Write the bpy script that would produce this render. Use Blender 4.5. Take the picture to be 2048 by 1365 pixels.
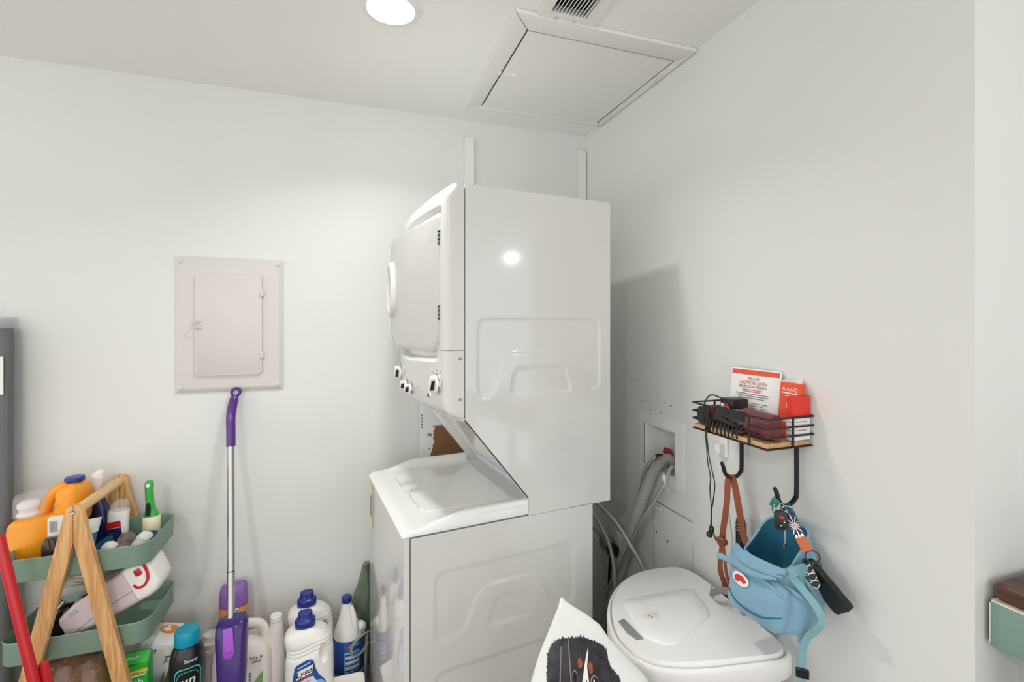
import bpy, bmesh, math, random
from mathutils import Vector, Matrix, noise
random.seed(7)
PI = math.pi
SC = bpy.context.scene
COL = SC.collection
for o in list(bpy.data.objects): bpy.data.objects.remove(o)

# ------------------------------------------------------------------ camera
cam = bpy.data.cameras.new('camera'); camo = bpy.data.objects.new('camera', cam); COL.objects.link(camo)
camo.location = (0, 0, 1.49); camo.rotation_euler = (PI/2, 0, -math.radians(18.73))
cam.sensor_width = 36; cam.lens = 944/2048*36; cam.shift_y = -41.5/2048; cam.clip_start = .02
SC.camera = camo
# ------------------------------------------------------------------ world: the rest of the lit home
w = bpy.data.worlds.new('world'); SC.world = w; w.use_nodes = True
w.node_tree.nodes['Background'].inputs[0].default_value = (1, 1, 1, 1)
w.node_tree.nodes['Background'].inputs[1].default_value = WORLD_S = 1.36
LAMP_KEY, LAMP_FAR = 5.2, 20.0
SC.view_settings.view_transform = 'Standard'; SC.view_settings.look = 'None'
SC.view_settings.exposure = 0.24; SC.view_settings.gamma = 1
SC.view_settings.use_curve_mapping = False

# ------------------------------------------------------------------ materials
def C(r, g=None, b=None):
    if g is None: g = b = r
    f = lambda c: (c/255/12.92 if c/255 <= .04045 else ((c/255+.055)/1.055)**2.4)
    return (f(r), f(g), f(b), 1)
MATS = {}
def mat(name, col, rough=.5, metal=0, bump=0, bscale=60, vary=0, vscale=8, coat=0, alpha=1, trans=0, emit=0, spec=.5, sheen=0, stretch=None):
    if name in MATS: return MATS[name]
    m = bpy.data.materials.new(name); m.use_nodes = True; nt = m.node_tree
    b = nt.nodes['Principled BSDF']
    b.inputs['Base Color'].default_value = col; b.inputs['Roughness'].default_value = rough
    b.inputs['Metallic'].default_value = metal; b.inputs['Coat Weight'].default_value = coat
    b.inputs['Coat Roughness'].default_value = .04
    b.inputs['Alpha'].default_value = alpha; b.inputs['Transmission Weight'].default_value = trans
    b.inputs['Specular IOR Level'].default_value = spec
    if sheen: b.inputs['Sheen Weight'].default_value = sheen
    if emit:
        b.inputs['Emission Color'].default_value = (1, .97, .93, 1); b.inputs['Emission Strength'].default_value = emit
    if bump or vary:
        tc = nt.nodes.new('ShaderNodeTexCoord'); mp = nt.nodes.new('ShaderNodeMapping')
        nt.links.new(tc.outputs['Object'], mp.inputs[0])
        if stretch: mp.inputs['Scale'].default_value = stretch
    if bump:
        n = nt.nodes.new('ShaderNodeTexNoise'); n.inputs['Scale'].default_value = bscale; n.inputs['Detail'].default_value = 3
        bp = nt.nodes.new('ShaderNodeBump'); bp.inputs['Strength'].default_value = bump; bp.inputs['Distance'].default_value = .01
        nt.links.new(mp.outputs[0], n.inputs[0]); nt.links.new(n.outputs[0], bp.inputs['Height']); nt.links.new(bp.outputs[0], b.inputs['Normal'])
    if vary:
        n = nt.nodes.new('ShaderNodeTexNoise'); n.inputs['Scale'].default_value = vscale; n.inputs['Detail'].default_value = 4
        r = nt.nodes.new('ShaderNodeValToRGB')
        lo = tuple(max(0, c*(1-vary)) for c in col[:3])+(1,); hi = tuple(min(1, c*(1+vary*.5)) for c in col[:3])+(1,)
        r.color_ramp.elements[0].color = lo; r.color_ramp.elements[1].color = hi
        r.color_ramp.elements[0].position = .3; r.color_ramp.elements[1].position = .7
        nt.links.new(mp.outputs[0], n.inputs[0]); nt.links.new(n.outputs[0], r.inputs[0]); nt.links.new(r.outputs[0], b.inputs['Base Color'])
    MATS[name] = m; return m
def wood(name, c1, c2, axis, scale=14, rough=.5, dist=3):
    m = bpy.data.materials.new(name); m.use_nodes = True; nt = m.node_tree; b = nt.nodes['Principled BSDF']
    tc = nt.nodes.new('ShaderNodeTexCoord'); mp = nt.nodes.new('ShaderNodeMapping')
    s = [scale]*3; s[axis] = scale*.08; mp.inputs['Scale'].default_value = s
    n = nt.nodes.new('ShaderNodeTexNoise'); n.inputs['Scale'].default_value = 5; n.inputs['Detail'].default_value = 6; n.inputs['Distortion'].default_value = dist*.3
    r = nt.nodes.new('ShaderNodeValToRGB'); r.color_ramp.elements[0].color = c1; r.color_ramp.elements[1].color = c2
    r.color_ramp.elements[0].position = .36; r.color_ramp.elements[1].position = .6
    nt.links.new(tc.outputs['Object'], mp.inputs[0]); nt.links.new(mp.outputs[0], n.inputs[0]); nt.links.new(n.outputs[0], r.inputs[0])
    nt.links.new(r.outputs[0], b.inputs['Base Color']); b.inputs['Roughness'].default_value = rough
    MATS[name] = m; return m
PAINT = mat('wall_paint', C(224, 225, 221), .55, bump=.05, bscale=9, vary=.02, vscale=2.2)
CEILP = mat('ceiling_paint', C(240, 241, 238), .6, bump=.04, bscale=8, vary=.02, vscale=2)
TRIMP = mat('trim_paint', C(232, 232, 228), .45, bump=.05, bscale=30)
PANELP = mat('panel_paint', C(211, 207, 202), .42, bump=.04, bscale=25)
ENAMEL = mat('white_enamel', C(214, 214, 210), .09, coat=.3, bump=.015, bscale=3)
APPL = mat('appliance_plastic', C(212, 212, 207), .22, coat=.08)
LIDM = mat('lid_enamel', C(232, 232, 229), .1, coat=.4)
SHADEBLACK = mat('shade_black', C(22, 21, 20), .9)  # near black colour standing in for shade inside hatch shaft and duct
BLACK = mat('black_plastic', C(22, 22, 24), .35)
BLACKM = mat('black_metal', C(24, 23, 23), .45)
GLOSSB = mat('gloss_black', C(12, 12, 14), .08, coat=.5)
CHROME = mat('chrome', C(190, 190, 190), .18, 1)
STEEL = mat('brushed_steel', C(188, 187, 186), .32, 1)
WHITEP = mat('white_plastic', C(236, 234, 230), .35, bump=.01, bscale=20)
CREAMP = mat('cream_plastic', C(235, 228, 221), .38)
PURPLE = mat('purple_plastic', C(52, 22, 108), .25, coat=.2)
PURPLE2 = mat('purple_grip', C(82, 38, 128), .3, coat=.2)
VIOLET = mat('violet_plastic', C(150, 70, 190), .35)
LILAC = mat('lilac_film', C(138, 96, 170), .35, bump=.15, bscale=18)
ORANGE = mat('orange_plastic', C(246, 158, 28), .38, vary=.04, vscale=9)
ORANGE2 = mat('orange_print', C(236, 140, 48), .4)
NAVY = mat('navy_plastic', C(28, 44, 128), .3)
NAVYD = mat('navy_dark', C(24, 30, 84), .25, coat=.3)
BLUE = mat('blue_print', C(30, 110, 190), .4)
SKY = mat('sky_print', C(120, 190, 226), .45)
TEAL = mat('teal_plastic', C(10, 152, 180), .35, bump=.05, bscale=90)
TEALP = mat('teal_print', C(80, 190, 190), .4)
SAGE = mat('sage_metal', C(136, 166, 148), .4, bump=.02, bscale=60)
SAGEIN = SAGE
RED = mat('red_plastic', C(196, 26, 36), .3, coat=.2)
REDP = mat('red_print', C(214, 48, 44), .45)
GREEN = mat('green_plastic', C(54, 168, 62), .35)
GREENP = mat('green_print', C(40, 178, 60), .45)
GREEND = mat('green_dark_print', C(20, 120, 50), .45)
YELLOW = mat('yellow_print', C(240, 190, 70), .5)
WHITEPR = mat('white_print', C(238, 238, 236), .5)
INK = mat('ink', C(40, 38, 40), .6)
INKL = mat('ink_grey', C(120, 120, 122), .6)
INKR = mat('ink_red', C(205, 80, 70), .6)
PAPER = mat('paper', C(236, 235, 232), .65, bump=.05, bscale=40)
GREYP = mat('grey_plastic', C(140, 142, 146), .35)
GREYL = mat('light_grey_plastic', C(190, 188, 188), .4)
PINKISH = mat('pinkish_plastic', C(214, 200, 203), .3, coat=.15)
TAUPE = mat('taupe_plastic', C(120, 106, 104), .35)
CARD = mat('cardboard', C(142, 104, 70), .8, bump=.1, bscale=40)
FELT = mat('wool_white', C(230, 226, 218), .95, bump=.6, bscale=140)
FELTG = mat('wool_grey', C(126, 118, 110), .95, bump=.8, bscale=120, vary=.5, vscale=90)
CREAMR = mat('lint_paper', C(240, 230, 200), .7)
BRAID = mat('braided_steel', C(178, 176, 172), .3, .6, bump=.4, bscale=300)
HOSEG = mat('grey_hose', C(168, 166, 162), .4)
LEATHER = mat('brown_leather', C(140, 72, 44), .5, bump=.15, bscale=150)
LEATHERL = mat('tan_leather', C(192, 96, 56), .5, bump=.1, bscale=150)
BURG = mat('burgundy_leather', C(112, 50, 56), .45, bump=.1, bscale=120)
BLACKL = mat('black_leather', C(20, 20, 22), .38, bump=.15, bscale=160)
NYLON = mat('black_nylon', C(24, 25, 30), .8, bump=.3, bscale=200)
CANVAS = mat('blue_canvas', C(122, 162, 184), .85, bump=.25, bscale=35, sheen=.3)
CANVASD = mat('teal_lining', C(34, 104, 130), .85, bump=.3, bscale=45)
WEB = mat('webbing', C(126, 172, 180), .8, bump=.3, bscale=250)
CLOTH = mat('sage_cloth', C(112, 124, 108), .9, bump=.5, bscale=30)
FILM = mat('bag_film', C(221, 221, 217), .2, coat=.35, bump=.3, bscale=16)
DOGB = mat('dog_fur_print', C(44, 40, 48), .4, vary=.75, vscale=60, stretch=(1, 1, .25))
DOGR = mat('dog_tan_print', C(158, 74, 48), .45, vary=.3, vscale=120)
DOGW = mat('dog_white_print', C(226, 222, 216), .45)
BINW = mat('bin_plastic', C(243, 242, 240), .34, bump=.02, bscale=12)
CLEAR = mat('clear_plastic', C(225, 226, 228), .08, alpha=.22, coat=.5)
SLEEVE = mat('plastic_sleeve', C(168, 170, 172), .12, alpha=.3, coat=.6, bump=.25, bscale=9, stretch=(1, 1, .5))
BROWNB = mat('brown_bottle', C(58, 40, 32), .2, coat=.3)
BAGGY = mat('clear_bag', C(150, 112, 84), .18, alpha=.75, coat=.5, bump=.6, bscale=25)
DRIED = mat('dried_chews', C(116, 78, 52), .7, vary=.5, vscale=50)
DARKWOOD = wood('dark_wood', C(46, 30, 26), C(92, 60, 48), 1, 10, .3)
PINE = wood('pine', C(196, 142, 86), C(224, 178, 122), 2, 18, .5)
PINEY = wood('pine_rod', C(214, 172, 116), C(232, 196, 146), 1, 14, .5)
BOARD = wood('shelf_wood', C(184, 138, 94), C(214, 172, 124), 1, 16, .6)
FLOORM = wood('floor_wood', C(92, 74, 64), C(140, 118, 104), 0, 6, .5)
GREENPAINT = mat('green_paint', C(126, 156, 142), .45, bump=.06, bscale=25, vary=.05, vscale=6)
LAMPM = mat('lamp_lens', C(255), .5, emit=16.0)

# ------------------------------------------------------------------ mesh helpers
def BM(): return bmesh.new()
def box(bm, lo, hi, bev=0, seg=2, M=None):
    r = bmesh.ops.create_cube(bm, size=1)
    vs = r['verts']; lo = Vector(lo); hi = Vector(hi)
    for v in vs: v.co = Vector(((lo[i]+hi[i])/2 + v.co[i]*(hi[i]-lo[i])) for i in range(3))
    if bev:
        es = list({e for v in vs for e in v.link_edges})
        rr = bmesh.ops.bevel(bm, geom=es, offset=bev, segments=seg, affect='EDGES', profile=.5)
        vs = list({v for f in rr['faces'] for v in f.verts} | {v for v in vs if v.is_valid})
    if M is not None:
        for v in vs: v.co = M @ v.co
    return bm
def ring(bm, pts): return [bm.verts.new(p) for p in pts]
def bridge(bm, a, b, closed=True):
    n = len(a)
    for i in range(n if closed else n-1):
        j = (i+1) % n
        try: bm.faces.new((a[i], a[j], b[j], b[i]))
        except ValueError: pass
def loft(bm, rings, cap0=True, cap1=True, closed=True):
    rs = [ring(bm, r) for r in rings]
    for a, b in zip(rs, rs[1:]): bridge(bm, a, b, closed)
    if cap0 and closed: bm.faces.new(list(reversed(rs[0])))
    if cap1 and closed: bm.faces.new(rs[-1])
    return bm
def sell(n, rx, ry, p=2, cx=0, cy=0, z=0):
    out = []
    for i in range(n):
        a = 2*PI*i/n; c, s = math.cos(a), math.sin(a)
        out.append(Vector((cx+rx*math.copysign(abs(c)**(2/p), c), cy+ry*math.copysign(abs(s)**(2/p), s), z)))
    return out
def lathe(bm, prof, n=28, c=(0, 0, 0), M=None):
    rings = []
    for r, z in prof:
        rg = [Vector((c[0]+r*math.cos(2*PI*i/n), c[1]+r*math.sin(2*PI*i/n), c[2]+z)) for i in range(n)]
        if M is not None: rg = [M @ p for p in rg]
        rings.append(rg)
    return loft(bm, rings)
def smooth_path(pts, k=6, closed=False):
    P = [Vector(p) for p in pts]; n = len(P); out = []
    for i in range(n if closed else n-1):
        p0 = P[(i-1) % n] if (closed or i > 0) else P[0]*2-P[1]
        p1, p2 = P[i], P[(i+1) % n]
        p3 = P[(i+2) % n] if (closed or i+2 < n) else P[-1]*2-P[-2]
        for j in range(k):
            t = j/k
            out.append(.5*((2*p1)+(p2-p0)*t+(2*p0-5*p1+4*p2-p3)*t*t+(3*p1-p0-3*p2+p3)*t**3))
    if not closed: out.append(P[-1])
    return out
def frames(P, closed=False, up=None):
    n = len(P); T = []
    for i in range(n):
        a = P[(i-1) % n] if (closed or i > 0) else P[0]; b = P[(i+1) % n] if (closed or i < n-1) else P[-1]
        T.append((b-a).normalized())
    u = Vector(up) if up else (Vector((0, 0, 1)) if abs(T[0].z) < .9 else Vector((1, 0, 0)))
    N = []
    for t in T:
        u = (u - t*u.dot(t)).normalized(); N.append(u.copy())
    return T, N
def tube(bm, pts, r, n=8, k=6, closed=False, smooth=True, sx=1, up=None):
    P = smooth_path(pts, k, closed) if smooth else [Vector(p) for p in pts]
    T, N = frames(P, closed, up); rings = []
    for i, p in enumerate(P):
        f = i/max(1, len(P)-1)
        if callable(r): rr = r(f)
        elif isinstance(r, (list, tuple)):
            g = f*(len(r)-1); j = min(int(g), len(r)-2); rr = r[j]+(r[j+1]-r[j])*(g-j)
        else: rr = r
        B = T[i].cross(N[i])
        rings.append([p+N[i]*(rr*math.cos(2*PI*j/n))+B*(rr*sx*math.sin(2*PI*j/n)) for j in range(n)])
    if closed:
        rs = [ring(bm, x) for x in rings]
        for i in range(len(rs)): bridge(bm, rs[i], rs[(i+1) % len(rs)])
    else: loft(bm, rings)
    return bm
def ribbon(bm, pts, wdir, width, th=.002, k=6, closed=False, smooth=True):
    P = smooth_path(pts, k, closed) if smooth else [Vector(p) for p in pts]
    n = len(P); rings = []
    for i, p in enumerate(P):
        a = P[(i-1) % n] if (closed or i > 0) else P[0]; b = P[(i+1) % n] if (closed or i < n-1) else P[-1]
        t = (b-a).normalized(); f = i/max(1, n-1)
        wd = Vector(wdir(f)) if callable(wdir) else Vector(wdir)
        wv = (wd - t*wd.dot(t)).normalized(); nv = t.cross(wv)
        ww = width(f) if callable(width) else width
        rings.append([p+wv*ww/2+nv*th/2, p-wv*ww/2+nv*th/2, p-wv*ww/2-nv*th/2, p+wv*ww/2-nv*th/2])
    if closed:
        rs = [ring(bm, x) for x in rings]
        for i in range(len(rs)): bridge(bm, rs[i], rs[(i+1) % len(rs)])
    else: loft(bm, rings)
    return bm
def prism(bm, poly, M, d, bev=0):
    """2-D polygon in M's xy plane, extruded from 0 to d along M's z"""
    a = ring(bm, [M @ Vector((x, y, 0)) for x, y in poly]); b = ring(bm, [M @ Vector((x, y, d)) for x, y in poly])
    bridge(bm, a, b); f0 = bm.faces.new(list(reversed(a))); f1 = bm.faces.new(b)
    if bev:
        es = list(f0.edges)+list(f1.edges)
        bmesh.ops.bevel(bm, geom=es, offset=bev, segments=2, affect='EDGES', profile=.5)
    return bm
def slab(bm, poly, fn, th, rings=(1, .985, .93, .8, .6, .35, .12), edge=.004):
    """bulged slab: fn(x,y,k) -> point, k = 0 front / 1 back"""
    cx = sum(p[0] for p in poly)/len(poly); cy = sum(p[1] for p in poly)/len(poly)
    rr = [[fn(cx+(x-cx)*s, cy+(y-cy)*s, (edge if s == 1 else 0)) for x, y in poly] for s in rings]
    back = [fn(x, y, th) for x, y in poly]
    return loft(bm, [back]+rr)
def rrect(w, h, r, n=5, cx=0, cy=0):
    rs = r if isinstance(r, (list, tuple)) else [r]*4
    out = []
    for (sx, sy, a0), q in zip(((1, 1, 0), (-1, 1, 90), (-1, -1, 180), (1, -1, 270)), rs):
        for i in range(n+1):
            a = math.radians(a0+90*i/n)
            out.append((cx+sx*(w/2-q)+q*math.cos(a), cy+sy*(h/2-q)+q*math.sin(a)))
    return out
def ell(rx, ry, n=24, cx=0, cy=0): return [(cx+rx*math.cos(2*PI*i/n), cy+ry*math.sin(2*PI*i/n)) for i in range(n)]
def sphere(bm, c, r, u=16, v=10, sc=(1, 1, 1), M=None):
    n0 = len(bm.verts)
    q = bmesh.ops.create_uvsphere(bm, u_segments=u, v_segments=v, radius=1)
    for vv in q['verts']:
        p = Vector((vv.co.x*r*sc[0], vv.co.y*r*sc[1], vv.co.z*r*sc[2]))
        if M is not None: p = M.to_3x3() @ p
        vv.co = p+Vector(c)
    return bm
def FR(o, x, y):
    x = Vector(x).normalized(); y = Vector(y); y = (y-x*y.dot(x)).normalized(); z = x.cross(y)
    m = Matrix.Identity(4)
    for i in range(3): m[i][0], m[i][1], m[i][2], m[i][3] = x[i], y[i], z[i], o[i]
    return m
def cyl(bm, a, b, r, n=16, r2=None, bev=0):
    a, b = Vector(a), Vector(b); d = (b-a); L = d.length; d.normalize()
    u = Vector((0, 0, 1)) if abs(d.z) < .9 else Vector((1, 0, 0)); u = (u-d*u.dot(d)).normalized(); v = d.cross(u)
    r2 = r if r2 is None else r2
    prof = [(r, 0), (r2, L)] if not bev else [(r-bev, 0), (r, bev), (r2, L-bev), (r2-bev, L)]
    loft(bm, [[a+d*z+u*(q*math.cos(2*PI*i/n))+v*(q*math.sin(2*PI*i/n)) for i in range(n)] for q, z in prof]); return bm
def torus(bm, c, R, r, ax=(0, 0, 1), n=24, m=8, sc=1):
    ax = Vector(ax).normalized(); u = Vector((0, 0, 1)) if abs(ax.z) < .9 else Vector((1, 0, 0)); u = (u-ax*u.dot(ax)).normalized(); v = ax.cross(u)
    return tube(bm, [Vector(c)+u*R*math.cos(2*PI*i/n)+v*R*sc*math.sin(2*PI*i/n) for i in range(n)], r, m, closed=True, smooth=False)
# ------------------------------------------------------------------ objects
INV = {}
def finish(o, me, m, ang):
    me.polygons.foreach_set('use_smooth', [True]*len(me.polygons)); me.set_sharp_from_angle(angle=math.radians(ang))
    me.materials.append(m)
def put(name, bm, m, parent=None, base=None, local=False, ang=38, nrm=True):
    if nrm: bmesh.ops.recalc_face_normals(bm, faces=bm.faces)
    if parent is not None:
        if not local: bm.transform(INV[parent.name])
    else:
        if base is None:
            xs = [v.co for v in bm.verts]
            base = ((min(p.x for p in xs)+max(p.x for p in xs))/2, (min(p.y for p in xs)+max(p.y for p in xs))/2, min(p.z for p in xs))
        bm.transform(Matrix.Translation(-Vector(base)))
    me = bpy.data.meshes.new(name); bm.to_mesh(me); bm.free()
    o = bpy.data.objects.new(name, me); COL.objects.link(o); finish(o, me, m, ang)
    if parent is not None: o.parent = parent; INV[o.name] = INV[parent.name]
    else: o.location = base; INV[o.name] = Matrix.Translation(-Vector(base))
    return o
def tag(o, label=None, cat=None, group=None, kind=None):
    if label: o['label'] = label
    if cat: o['category'] = cat
    if group: o['group'] = group
    if kind: o['kind'] = kind
    return o
def thing(name, label, cat, loc, rz=0, group=None):
    o = bpy.data.objects.new(name, None); COL.objects.link(o); o.location = loc; o.rotation_euler = (0, 0, rz)
    o.empty_display_size = .05
    INV[o.name] = (Matrix.Translation(Vector(loc)) @ Matrix.Rotation(rz, 4, 'Z')).inverted()
    return tag(o, label, cat, group)
def struct(name, bm, m): return tag(put(name, bm, m), kind='structure')
def copy_tree(o, parent=None):
    c = o.copy(); COL.objects.link(c); c.parent = parent
    for ch in o.children: copy_tree(ch, c)
    return c
def text_bm(s, size, M, wrap=None, align='CENTER', shear=0, sx=1, cuts=0):
    cu = bpy.data.curves.new('t', 'FONT'); cu.body = s; cu.size = size; cu.align_x = align; cu.align_y = 'CENTER'
    cu.shear = shear; cu.resolution_u = 2; cu.offset = size*.012 if size > .02 else 0
    ob = bpy.data.objects.new('t', cu); COL.objects.link(ob)
    me = bpy.data.meshes.new_from_object(ob); bm = BM(); bm.from_mesh(me)
    bpy.data.objects.remove(ob); bpy.data.curves.remove(cu); bpy.data.meshes.remove(me)
    for v in bm.verts:
        v.co.x *= sx
        v.co = M @ v.co if wrap is None else wrap(v.co.x, v.co.y)
    return bm
def text(parent, name, s, size, m, M=None, local=False, **k):
    return put(name, text_bm(s, size, M, **k), m, parent, local=local, nrm=False)
def flat(poly, M=None, wrap=None, d=.0006, sub=0):
    """flat printed shape, paper thin on its surface"""
    bm = BM()
    if wrap is None: return prism(bm, poly, M, d)
    f = bm.faces.new(ring(bm, [Vector((x, y, 0)) for x, y in poly]))
    bmesh.ops.triangulate(bm, faces=bm.faces)
    for _ in range(sub): bmesh.ops.subdivide_edges(bm, edges=bm.edges, cuts=1, use_grid_fill=True)
    bmesh.ops.triangulate(bm, faces=bm.faces)
    for v in bm.verts: v.co = wrap(v.co.x, v.co.y)
    return bm
def cells(bm, xs, ys, holes, z0, z1, M=None):
    """plate with rectangular holes"""
    for i in range(len(xs)-1):
        for j in range(len(ys)-1):
            cx, cy = (xs[i]+xs[i+1])/2, (ys[j]+ys[j+1])/2
            if any(h[0] < cx < h[1] and h[2] < cy < h[3] for h in holes): continue
            box(bm, (xs[i], ys[j], z0), (xs[i+1], ys[j+1], z1), M=M)
    bmesh.ops.remove_doubles(bm, verts=bm.verts, dist=1e-5)
    return bm
def boolean(bm, cut):
    """bm minus cut"""
    a = bpy.data.meshes.new('a'); bmesh.ops.recalc_face_normals(bm, faces=bm.faces); bm.to_mesh(a); bm.free()
    b = bpy.data.meshes.new('b'); bmesh.ops.recalc_face_normals(cut, faces=cut.faces); cut.to_mesh(b); cut.free()
    oa = bpy.data.objects.new('a', a); ob = bpy.data.objects.new('b', b); COL.objects.link(oa); COL.objects.link(ob)
    md = oa.modifiers.new('x', 'BOOLEAN'); md.operation = 'DIFFERENCE'; md.object = ob; md.solver = 'EXACT'
    dg = bpy.context.evaluated_depsgraph_get(); dg.update()
    me = bpy.data.meshes.new_from_object(oa.evaluated_get(dg)); r = BM(); r.from_mesh(me)
    for o in (oa, ob): bpy.data.objects.remove(o)
    return r
def sst(a, b, x):
    t = max(0, min(1, (x-a)/(b-a))); return t*t*(3-2*t)
# ================================================================== the setting
YB, XR, ZC = 2.193, 1.143, 2.44
bm = BM(); box(bm, (-3.2, -1.4, -.06), (4.6, 2.3, 0)); struct('floor', bm, FLOORM)
HATCH = (.537, 1.108, 1.427, 2.0); VENT = (.572, .697, 1.08, 1.327)
bm = BM(); cells(bm, [-3.2, .517, .572, .697, 1.128, 4.6], [-4.5, 1.08, 1.327, 1.407, 2.02, 2.3], [(.517, 1.128, 1.407, 2.02), VENT], ZC, ZC+.02); struct('ceiling', bm, CEILP)
bm = BM(); box(bm, (-3.2, YB, 0), (XR+.2, YB+.1, ZC)); struct('wall_back', bm, PAINT)
# right wall with the valve box opening: plate authored in (y,z), thickness along x
MR = Matrix(((0, 0, 1, 0), (1, 0, 0, 0), (0, 1, 0, 0), (0, 0, 0, 1)))
bm = BM(); cells(bm, [.578, 1.461, 1.677, YB], [0, .896, 1.079, ZC], [(1.461, 1.677, .896, 1.079)], XR, XR+.14, MR); wr = struct('wall_right', bm, PAINT)
bm = BM(); box(bm, (XR+.14, .578, 0), (4.6, .7, ZC)); struct('wall_return', bm, PAINT)
bm = BM(); box(bm, (2.5, -1.4, 0), (2.6, .578, ZC)); struct('light_block_wall', bm, PAINT)  # unseen wall, added to cut the world light falling on the return wall

# scuffs and chipped paint around the valve box
random.seed(11); SCUFF = mat('scuff', C(150, 148, 142), .8)
for k in range(26):
    y, z = random.gauss(1.66, .10), random.gauss(1.16, .03)
    if k > 14: y, z = random.gauss(1.80, .05), random.gauss(1.24, .03)
    bm = BM(); a0 = random.uniform(0, 3); r_ = random.uniform(.0015, .0045)
    prism(bm, [(r_*(1.6 if i % 2 else .8)*math.cos(a0+i*PI/4)*random.uniform(.6, 1.3), r_*math.sin(a0+i*PI/4)*random.uniform(.5, 1.1)) for i in range(8)], FR((XR, y, z), (0, -1, 0), (0, 0, 1)), .0004); put('scuff_mark', bm, SCUFF, wr)
# ---- ceiling hatch
t = thing('ceiling_hatch', 'white painted ceiling access hatch with mitred frame boards', 'hatch', (.8, 1.69, ZC-.014))
zf = ZC-.013
def fb(poly):
    b = BM(); prism(b, poly, FR((0, 0, zf), (1, 0, 0), (0, 1, 0)), .013, .0025); put('frame_board', b, TRIMP, t)
e = .002; X0, X1, Y0, Y1 = .472, 1.139, 1.352, 2.034; x0, x1, y0, y1 = .537, 1.108, 1.427, 2.0
fb([(X0, Y0), (X1, Y0), (x1, y0), (x0, y0)]); fb([(X0, Y0+e), (x0-e, y0+e), (x0-e, y1), (X0, Y1)])
fb([(X1, Y0+e), (X1, Y1), (x1+e, y1), (x1+e, y0+e)]); fb([(X0+e, Y1), (x0, y1+e), (x1, y1+e), (X1-e, Y1)])
b = BM(); box(b, (x0+.0045, y0+.008, zf+.002), (x1-.006, y1-.0015, zf+.009), .001, 1); hp = put('hatch_panel', b, TRIMP, t)
b = BM(); cells(b, [x0-.02, x0-.0198, x1+.0198, x1+.02], [y0-.02, y0-.0198, y1+.0198, y1+.02], [(x0-.0198, x1+.0198, y0-.0198, y1+.0198)], ZC+.0005, ZC+.12); box(b, (x0-.02, y0-.02, ZC+.12), (x1+.02, y1+.02, ZC+.125)); put('shaft', b, SHADEBLACK, t)  # shaft coloured near black so the hatch gap looks shaded
b = BM(); box(b, (.553, 1.70, zf-.004), (.60, 1.722, zf+.003), .002); box(b, (.523, 1.704, zf-.003), (.535, 1.718, zf+.001), .001); cyl(b, (.567, 1.711, zf-.007), (.567, 1.711, zf-.003), .005, 10); put('latch', b, TRIMP, t)
for yy in (1.56, 1.90):
    b = BM(); cyl(b, (x1, yy-.02, zf-.003), (x1, yy+.02, zf-.003), .004, 8); put('hinge', b, TRIMP, t)
# ---- ceiling vent
t = thing('ceiling_vent', 'white ceiling air vent grille with thin blades over dark duct', 'vent', (.635, 1.2, ZC-.012))
b = BM(); cells(b, [.542, .572, .697, .733], [1.05, 1.08, 1.327, 1.357], [VENT], ZC-.010, ZC-.001); put('frame', b, TRIMP, t)
for i in range(11):
    x = .578+i*.0113
    b = BM(); box(b, (-.0012, 1.08, -.008), (.0012, 1.327, .008), M=Matrix.Translation((x, 0, ZC+.002)) @ Matrix.Rotation(.5, 4, 'Y')); put('blade', b, TRIMP, t)
b = BM(); box(b, (.560, 1.07, ZC+.021), (.709, 1.339, ZC+.16)); put('duct', b, SHADEBLACK, t)  # black block painting the shade behind the blades
for x in (.60, .66):
    b = BM(); cyl(b, (x, 1.342, ZC-.013), (x, 1.342, ZC-.009), .004, 10); put('screw', b, GREYL, t)
# ---- recessed lights
def downlight(x, y, power, label, group=None, spread=180):
    t = thing('recessed_light', label, 'ceiling light', (x, y, ZC-.01), 0, group)
    b = BM(); lathe(b, [(.068, -.004), (.072, -.009), (.086, -.005), (.088, 0), (.068, 0)], 40, (x, y, ZC)); put('trim_ring', b, TRIMP, t)
    b = BM(); lathe(b, [(.068, -.001), (.067, -.004), (.04, -.006), (.002, -.0065)], 40, (x, y, ZC)); put('lens', b, LAMPM, t)
    l = bpy.data.lights.new('downlight_lamp', 'AREA'); l.shape = 'DISK'; l.size = .13; l.energy = power; l.spread = math.radians(spread); l.color = (1, .99, .965)
    lo = bpy.data.objects.new('downlight_lamp', l); COL.objects.link(lo); lo.parent = t; lo.location = (0, 0, -.004)
downlight(.112, 1.475, LAMP_KEY, 'glowing round recessed ceiling light near the hatch', spread=136)
for x, y, lab in ((-1.2, -1.0, 'round recessed ceiling light behind the camera on the left'), (3.45, -3.3, 'round recessed ceiling light far behind, mirrored in the dryer side')):
    downlight(x, y, LAMP_FAR, lab, 'recessed lights behind the camera')

# ---- wall strips
for n_, x0, x1, z1, lab in ((0, .503, .549, 2.355, 'white vertical wall strip above the front of the dryer'), (1, 1.098, 1.139, 2.36, 'white vertical wall strip in the room corner')):
    b = BM(); box(b, (x0, YB-.022, .95), (x1, YB-.0005, z1), .002, 1); tag(put('wall_strip', b, TRIMP), lab, 'strip', 'strips above the dryer')

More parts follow.
